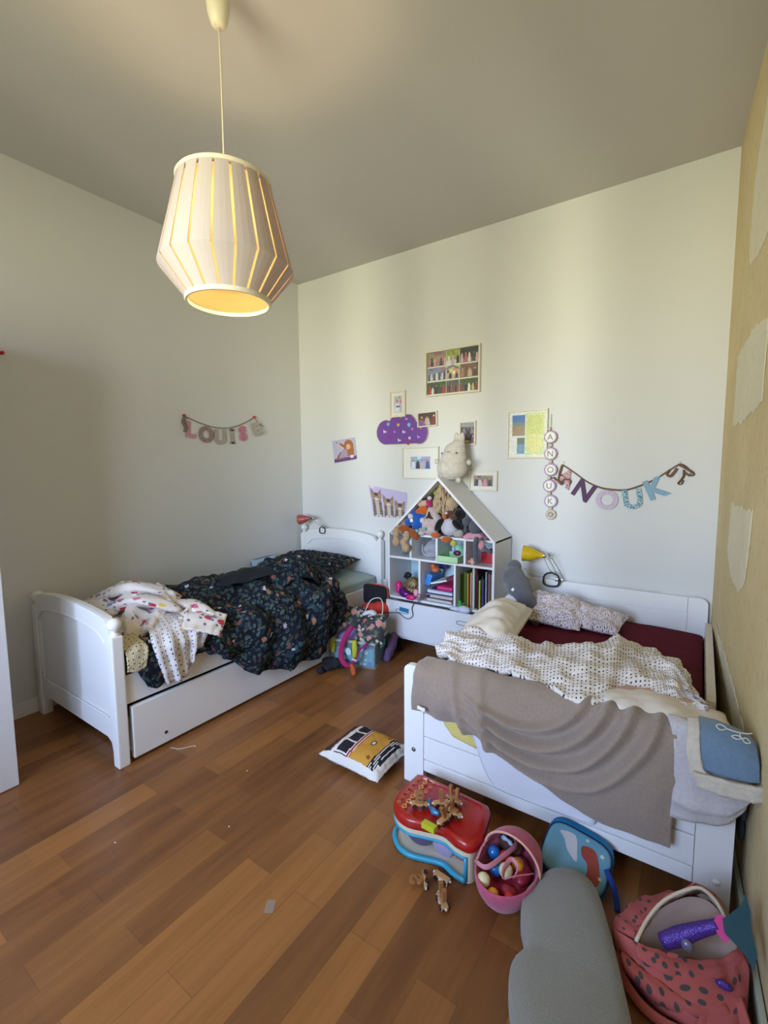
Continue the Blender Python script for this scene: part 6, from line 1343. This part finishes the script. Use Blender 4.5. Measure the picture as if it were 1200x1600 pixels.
for (x, y, sx_, sy_) in ((.02, .055, .008, .008), (.075, .03, .01, .01), (.085, -.04, .008, .008)): 
    Q = star(5, sx_, sx_*.45, (x, y)); pr.add([(Mx @ Vector((p[0], p[1], .041)))[:] for p in Q]+[(Mx @ Vector((p[0], p[1], .0425)))[:] for p in Q], [tuple(range(10)), tuple(range(19, 9, -1))]+[(i, (i+1) % 10, 10+(i+1) % 10, 10+i) for i in range(10)])
pr.build('star_print', mat('pale_star', (206, 214, 206), .5), pk_)
for nm, pts, c in (('swirl_print', [(-.07, .04), (-.02, .05), (.0, .0), (.005, -.03), (-.03, -.01), (-.05, .02)], (196, 196, 200)), ('swirl_print', [(.01, .03), (.05, .035), (.075, -.01), (.085, -.06), (.05, -.08), (.04, -.02), (.015, .0)], (150, 62, 50))):
    Q = [tuple(q) for q in cr_curve(np.array(pts, float), 4, True)]; k = len(Q)
    MB().add([(Mx @ Vector((p[0], p[1], .0405)))[:] for p in Q]+[(Mx @ Vector((p[0], p[1], .0418)))[:] for p in Q], [tuple(range(k)), tuple(range(2*k-1, k-1, -1))]+[(i, (i+1) % k, k+(i+1) % k, k+i) for i in range(k)]).build(nm, mat('print_%d' % c[1], c, .5), pk_)
MB().tube([(3.03, -1.69, .09), (3.055, -1.71, .06), (3.07, -1.725, .02), (3.075, -1.745, .006)], .010, 8, flat=.35).build('strap', mat('royal_webbing', (24, 66, 150), .8), t, smooth=True)

# ------------------------------------------------------------------ grey lobed seat cushion
greyc = fleece('grey_cushion_fabric', (150, 148, 138), 300)
ol = [(2.858, -1.865), (2.885, -1.815), (2.935, -1.785), (2.99, -1.79), (3.03, -1.83), (3.06, -1.89), (3.095, -1.97), (3.13, -2.06), (3.165, -2.16), (3.19, -2.27), (3.16, -2.36), (3.08, -2.40), (3.0, -2.37), (2.935, -2.32), (2.895, -2.255), (2.872, -2.20), (2.868, -2.155), (2.882, -2.115), (2.884, -2.085), (2.862, -2.04), (2.838, -1.995), (2.835, -1.93)]
oc = [tuple(p) for p in cr_curve(np.array(ol), 5, True)]; gx, gy = 3.0, -2.07
V = []; F = []; n = len(oc); lay = [(.97, .008), (.99, .02), (1.0, .04), (1.0, .080), (.99, .096), (.97, .103), (.7, .107), (.35, .108)]
gtilt = lambda x, y: .020*max(0, (y+2.1)/.3)
for s_, z in lay: V += [(gx+(x-gx)*s_, gy+(y-gy)*s_, z+(gtilt(x, y) if z > .04 else 0)) for x, y in oc]
for j in range(len(lay)-1): F += [(j*n+i, j*n+(i+1) % n, (j+1)*n+(i+1) % n, (j+1)*n+i) for i in range(n)]
V.append((gx, gy, .110)); F += [((len(lay)-1)*n+i, (len(lay)-1)*n+(i+1) % n, len(V)-1) for i in range(n)]; F.append(tuple(range(n-1, -1, -1)))
o = MB().add(V, F).build('seat_cushion', greyc, smooth=True); tag(o, 'large grey lobed floor cushion at the bottom edge of the picture', 'cushion')
MB().box((3.172, -2.19, .02), (3.176, -2.14, .045), .001, rot=.35).build('label', paper_white, o, label='white label on the cushion seam')

# ------------------------------------------------------------------ pink backpack with mermaid doll
s = N('pink_leopard'); co = s.coord('UV'); nz = s.noise(co, 30, 2); d, cc = s.vor(co, 36, .8); x_ = s.n('ShaderNodeSeparateColor'); s.l(cc, x_.inputs[0])
s.base(s.mix(s.math('MULTIPLY', s.math('LESS_THAN', s.math('ADD', d, s.math('MULTIPLY', nz, .25)), .36), s.math('GREATER_THAN', x_.outputs[0], .42)), (184, 92, 88), (80, 72, 72))); s.b.inputs['Roughness'].default_value = .85; s.bump(s.noise(s.coord(), 22, 3), .5, .006); pl = s.m
linm = mat('beige_lining', (168, 146, 134), .7, bump=.3, bscale=20); zipm = mat('cream_zip', (222, 206, 180), .6)
t = thing('backpack', 'open pink backpack with dark spots slumped by the right wall', 'backpack', (3.24, -1.88, 0))
# slumped body: closed shell of lofted rings around the opening
ring = lambda pts: [tuple(q) for q in cr_curve(np.array(pts, float), 5, True)]
R0 = ring([(3.13, -1.93, 0), (3.12, -1.84, 0), (3.17, -1.74, 0), (3.27, -1.71, 0), (3.36, -1.78, 0), (3.385, -1.90, 0), (3.33, -1.99, 0), (3.21, -1.99, 0)])
R1 = ring([(3.095, -1.93, .045), (3.09, -1.84, .045), (3.15, -1.73, .05), (3.27, -1.69, .055), (3.375, -1.75, .055), (3.40, -1.88, .05), (3.35, -2.0, .04), (3.20, -2.0, .04)])
R2 = ring([(3.085, -1.905, .09), (3.10, -1.83, .10), (3.15, -1.765, .12), (3.255, -1.715, .15), (3.36, -1.745, .15), (3.40, -1.83, .12), (3.37, -1.93, .085), (3.22, -1.965, .08)])
R3 = ring([(3.145, -1.925, .108), (3.15, -1.88, .12), (3.19, -1.82, .145), (3.26, -1.765, .18), (3.32, -1.76, .185), (3.37, -1.79, .14), (3.36, -1.84, .11), (3.25, -1.895, .105)])
R4 = ring([(3.155, -1.92, .10), (3.165, -1.88, .11), (3.20, -1.83, .13), (3.262, -1.78, .165), (3.315, -1.775, .17), (3.36, -1.80, .13), (3.35, -1.84, .10), (3.25, -1.885, .095)])
R5 = ring([(3.17, -1.90, .03), (3.18, -1.87, .03), (3.21, -1.83, .03), (3.26, -1.80, .03), (3.31, -1.80, .03), (3.34, -1.82, .03), (3.33, -1.85, .03), (3.25, -1.88, .03)])
rings = [R0, R1, R2, R3]; n = len(R0); V = []; UV = []
for j, Rg in enumerate(rings):
    L = 0
    for i, p in enumerate(Rg):
        V.append(np.array(p)+np.array([0, 0, .006*math.sin(i*1.9+j)*(j > 0)])); UV.append((i*.021, j*.07))
F = [(j*n+i, j*n+(i+1) % n, (j+1)*n+(i+1) % n, (j+1)*n+i) for j in range(3) for i in range(n)]+[tuple(range(n-1, -1, -1))]
obj('body', V, F, pl, t, smooth=True, uv=UV)
V = R3+R4+R5; F = [(j*n+i, j*n+(i+1) % n, (j+1)*n+(i+1) % n, (j+1)*n+i) for j in range(2) for i in range(n)]+[tuple(2*n+i for i in range(n))]
MB().add(V, F).build('lining', linm, t, smooth=True)
# raised back flap with pale lining and cream zip edge
Zp = [(3.143, -1.925, .110), (3.165, -1.86, .135), (3.20, -1.81, .170), (3.25, -1.775, .203), (3.29, -1.76, .220), (3.33, -1.765, .198), (3.36, -1.79, .155)]
C = [[(x, y, z) for x, y, z in Zp], [(x+.008, y+.030, z-.012-.012*(i in (2, 3, 4))) for i, (x, y, z) in enumerate(Zp)], [(x+.012, y+.052, z-.035-.02*(i in (2, 3, 4))) for i, (x, y, z) in enumerate(Zp)]]
cloth('flap', C, linm, t, thick=.004, amp=.006, scale=.08, seed=2)
C = [[(x-.004, y+.010, z+.000) for x, y, z in r_] for r_ in C]
cloth('flap_outside', C, pl, t, thick=.004, amp=.006, scale=.08, seed=2)
MB().tube(Zp, .005, 8).build('zip', zipm, t, smooth=True)
C = [[(3.150, -1.93, .116), (3.20, -1.915, .108), (3.26, -1.895, .106), (3.33, -1.855, .112), (3.378, -1.81, .130)], [(3.145, -1.945, .110), (3.20, -1.94, .104), (3.27, -1.92, .102), (3.345, -1.875, .106), (3.39, -1.825, .122)], [(3.150, -1.955, .094), (3.205, -1.955, .086), (3.28, -1.935, .084), (3.355, -1.89, .088), (3.395, -1.84, .10)]]
cloth('front_flap', C, pl, t, thick=.008, amp=.004, scale=.08, seed=5)
C = [[(3.11, -1.945, .080), (3.18, -1.965, .075), (3.26, -1.965, .072), (3.35, -1.93, .078)], [(3.12, -1.965, .062), (3.19, -1.99, .058), (3.27, -1.985, .055), (3.36, -1.945, .06)], [(3.13, -1.97, .040), (3.195, -1.995, .034), (3.28, -1.99, .034), (3.37, -1.95, .04)]]
cloth('front_pocket', C, pl, t, thick=.010, amp=.006, scale=.08, seed=6, fold=lambda u, v, UV: .012*np.sin(PI*v))
MB().tube([(3.095, -1.93, .05), (3.12, -1.975, .03), (3.17, -2.015, .022), (3.23, -2.03, .025), (3.285, -2.02, .03), (3.305, -1.99, .05), (3.305, -1.965, .065)], .013, 8, flat=.3).build('strap', pl, t, smooth=True)
MB().tube([(3.37, -1.92, .09), (3.39, -1.97, .055), (3.385, -2.03, .02), (3.37, -2.10, .012)], .018, 8, flat=.3).build('strap', pl, t, smooth=True)
tag(cloth('cream_cloth', [[(3.31, -1.99, .05), (3.34, -1.985, .055), (3.375, -1.97, .05)], [(3.305, -2.085, .02), (3.335, -2.08, .022), (3.37, -2.07, .02)], [(3.31, -2.16, .008), (3.34, -2.15, .008), (3.375, -2.14, .008)]], fleece('cream_towel', (206, 190, 156)), thick=.006, amp=.003), 'cream cloth hanging out below the pink backpack', 'cloth')
tag(MB().box((3.105, -2.04, .0), (3.12, -1.995, .012), .003, rot=.6).build('folded_paper', zipm), 'small cream scrap between grey cushion and pink backpack', 'paper')
t = thing('mermaid_doll', 'purple glitter mermaid tail toy with pink and teal fin, in the pink backpack', 'doll', (3.28, -1.9, .12))
s = N('purple_glitter'); co = s.coord('Object'); d, cc = s.vor(co, 300, 1, '3D'); s.base(s.mix(s.math('LESS_THAN', d, .3), (84, 52, 150), (124, 90, 190))); s.b.inputs['Roughness'].default_value = .28; s.b.inputs['Metallic'].default_value = .3; s.bump(d, .5, .002)
MB().tube([(3.205, -1.885, .112), (3.245, -1.875, .145), (3.29, -1.87, .188), (3.328, -1.868, .222)], [.020, .023, .018, .015], 14).build('tail', s.m, t, smooth=True)
def fan(poly, th, m_, nm, c, x, z):
    Mf = frame_M(c, x, z); V = [(Mf @ Vector((p[0], p[1], q)))[:] for q in (0, th) for p in poly]; k = len(poly)
    return MB().add(V, [tuple(range(k)), tuple(range(2*k-1, k-1, -1))]+[(i, (i+1) % k, k+(i+1) % k, k+i) for i in range(k)]).build(nm, m_, t)
fan([(0, -.012), (.012, -.028), (.024, -.022), (.028, -.008), (.034, .002), (.026, .012), (.026, .026), (.012, .030), (0, .014)], .007, mat('hot_pink_felt', (226, 70, 150), .7), 'pink_frill', (3.322, -1.876, .218), (.8, .15, .2), (-.1, -.8, .6))
fan([(0, -.015), (.035, -.045), (.052, -.075), (.064, -.04), (.060, 0), (.066, .045), (.062, .085), (.048, .055), (.02, .030), (0, .014)], .006, mat('teal_satin', (28, 84, 96), .4, var=.8), 'tail_fin', (3.338, -1.872, .230), (.8, .10, .1), (-.25, -.75, .6))
MB().ball((3.262, -1.900, .150), .015, 12, (1, .8, 1.1)).build('side_fin', mat('silver_glitter', (130, 124, 160), .3, metal=.4), t, smooth=True)
tag(MB().ball((3.345, -1.915, .102), .014, 12, (1.4, .6, .8)).build('glitter_charm', s.m, smooth=True), 'purple glitter charm on the front flap of the pink backpack', 'charm')
# grey things in the gap between bed and right wall
tag(blob('blue_cloth', [((3.395, -1.50, .36), (.012, .03, .06)), ((3.395, -1.46, .26), (.012, .04, .05))], mat('slate_cloth', (70, 84, 104), .9, bump=.4, bscale=30), vox=.006), 'dark blue cloth stuck in the gap between right bed and wall', 'cloth')
# crumbs and marks on the parquet
tag(MB().box((2.105, -2.385, .0), (2.135, -2.34, .0008), rot=.6).build('tape_scrap', mat('clear_tape', (196, 176, 160), .3, alpha=.5)), 'scrap of clear tape stuck on the parquet in the foreground', 'tape')
tag(MB().tube([(1.02, -2.05, .002), (1.07, -2.03, .002), (1.10, -1.98, .002), (1.12, -1.97, .002)], .0012, 4).build('thread', paper_white), 'thin white thread on the floor beside the left bed drawer', 'thread')
rr = random.Random(2)
for i, (x, y, lb) in enumerate(((1.72, -2.22, 'white crumb on the parquet right of the dark plank'), (1.50, -1.95, 'white crumb on the parquet in front of the left bed drawer'), (1.42, -2.52, 'white crumb on the parquet in the left foreground'))):
    tag(MB().ball((x, y, .002), .003, 6).build('crumb', paper_white), lb, 'crumb')
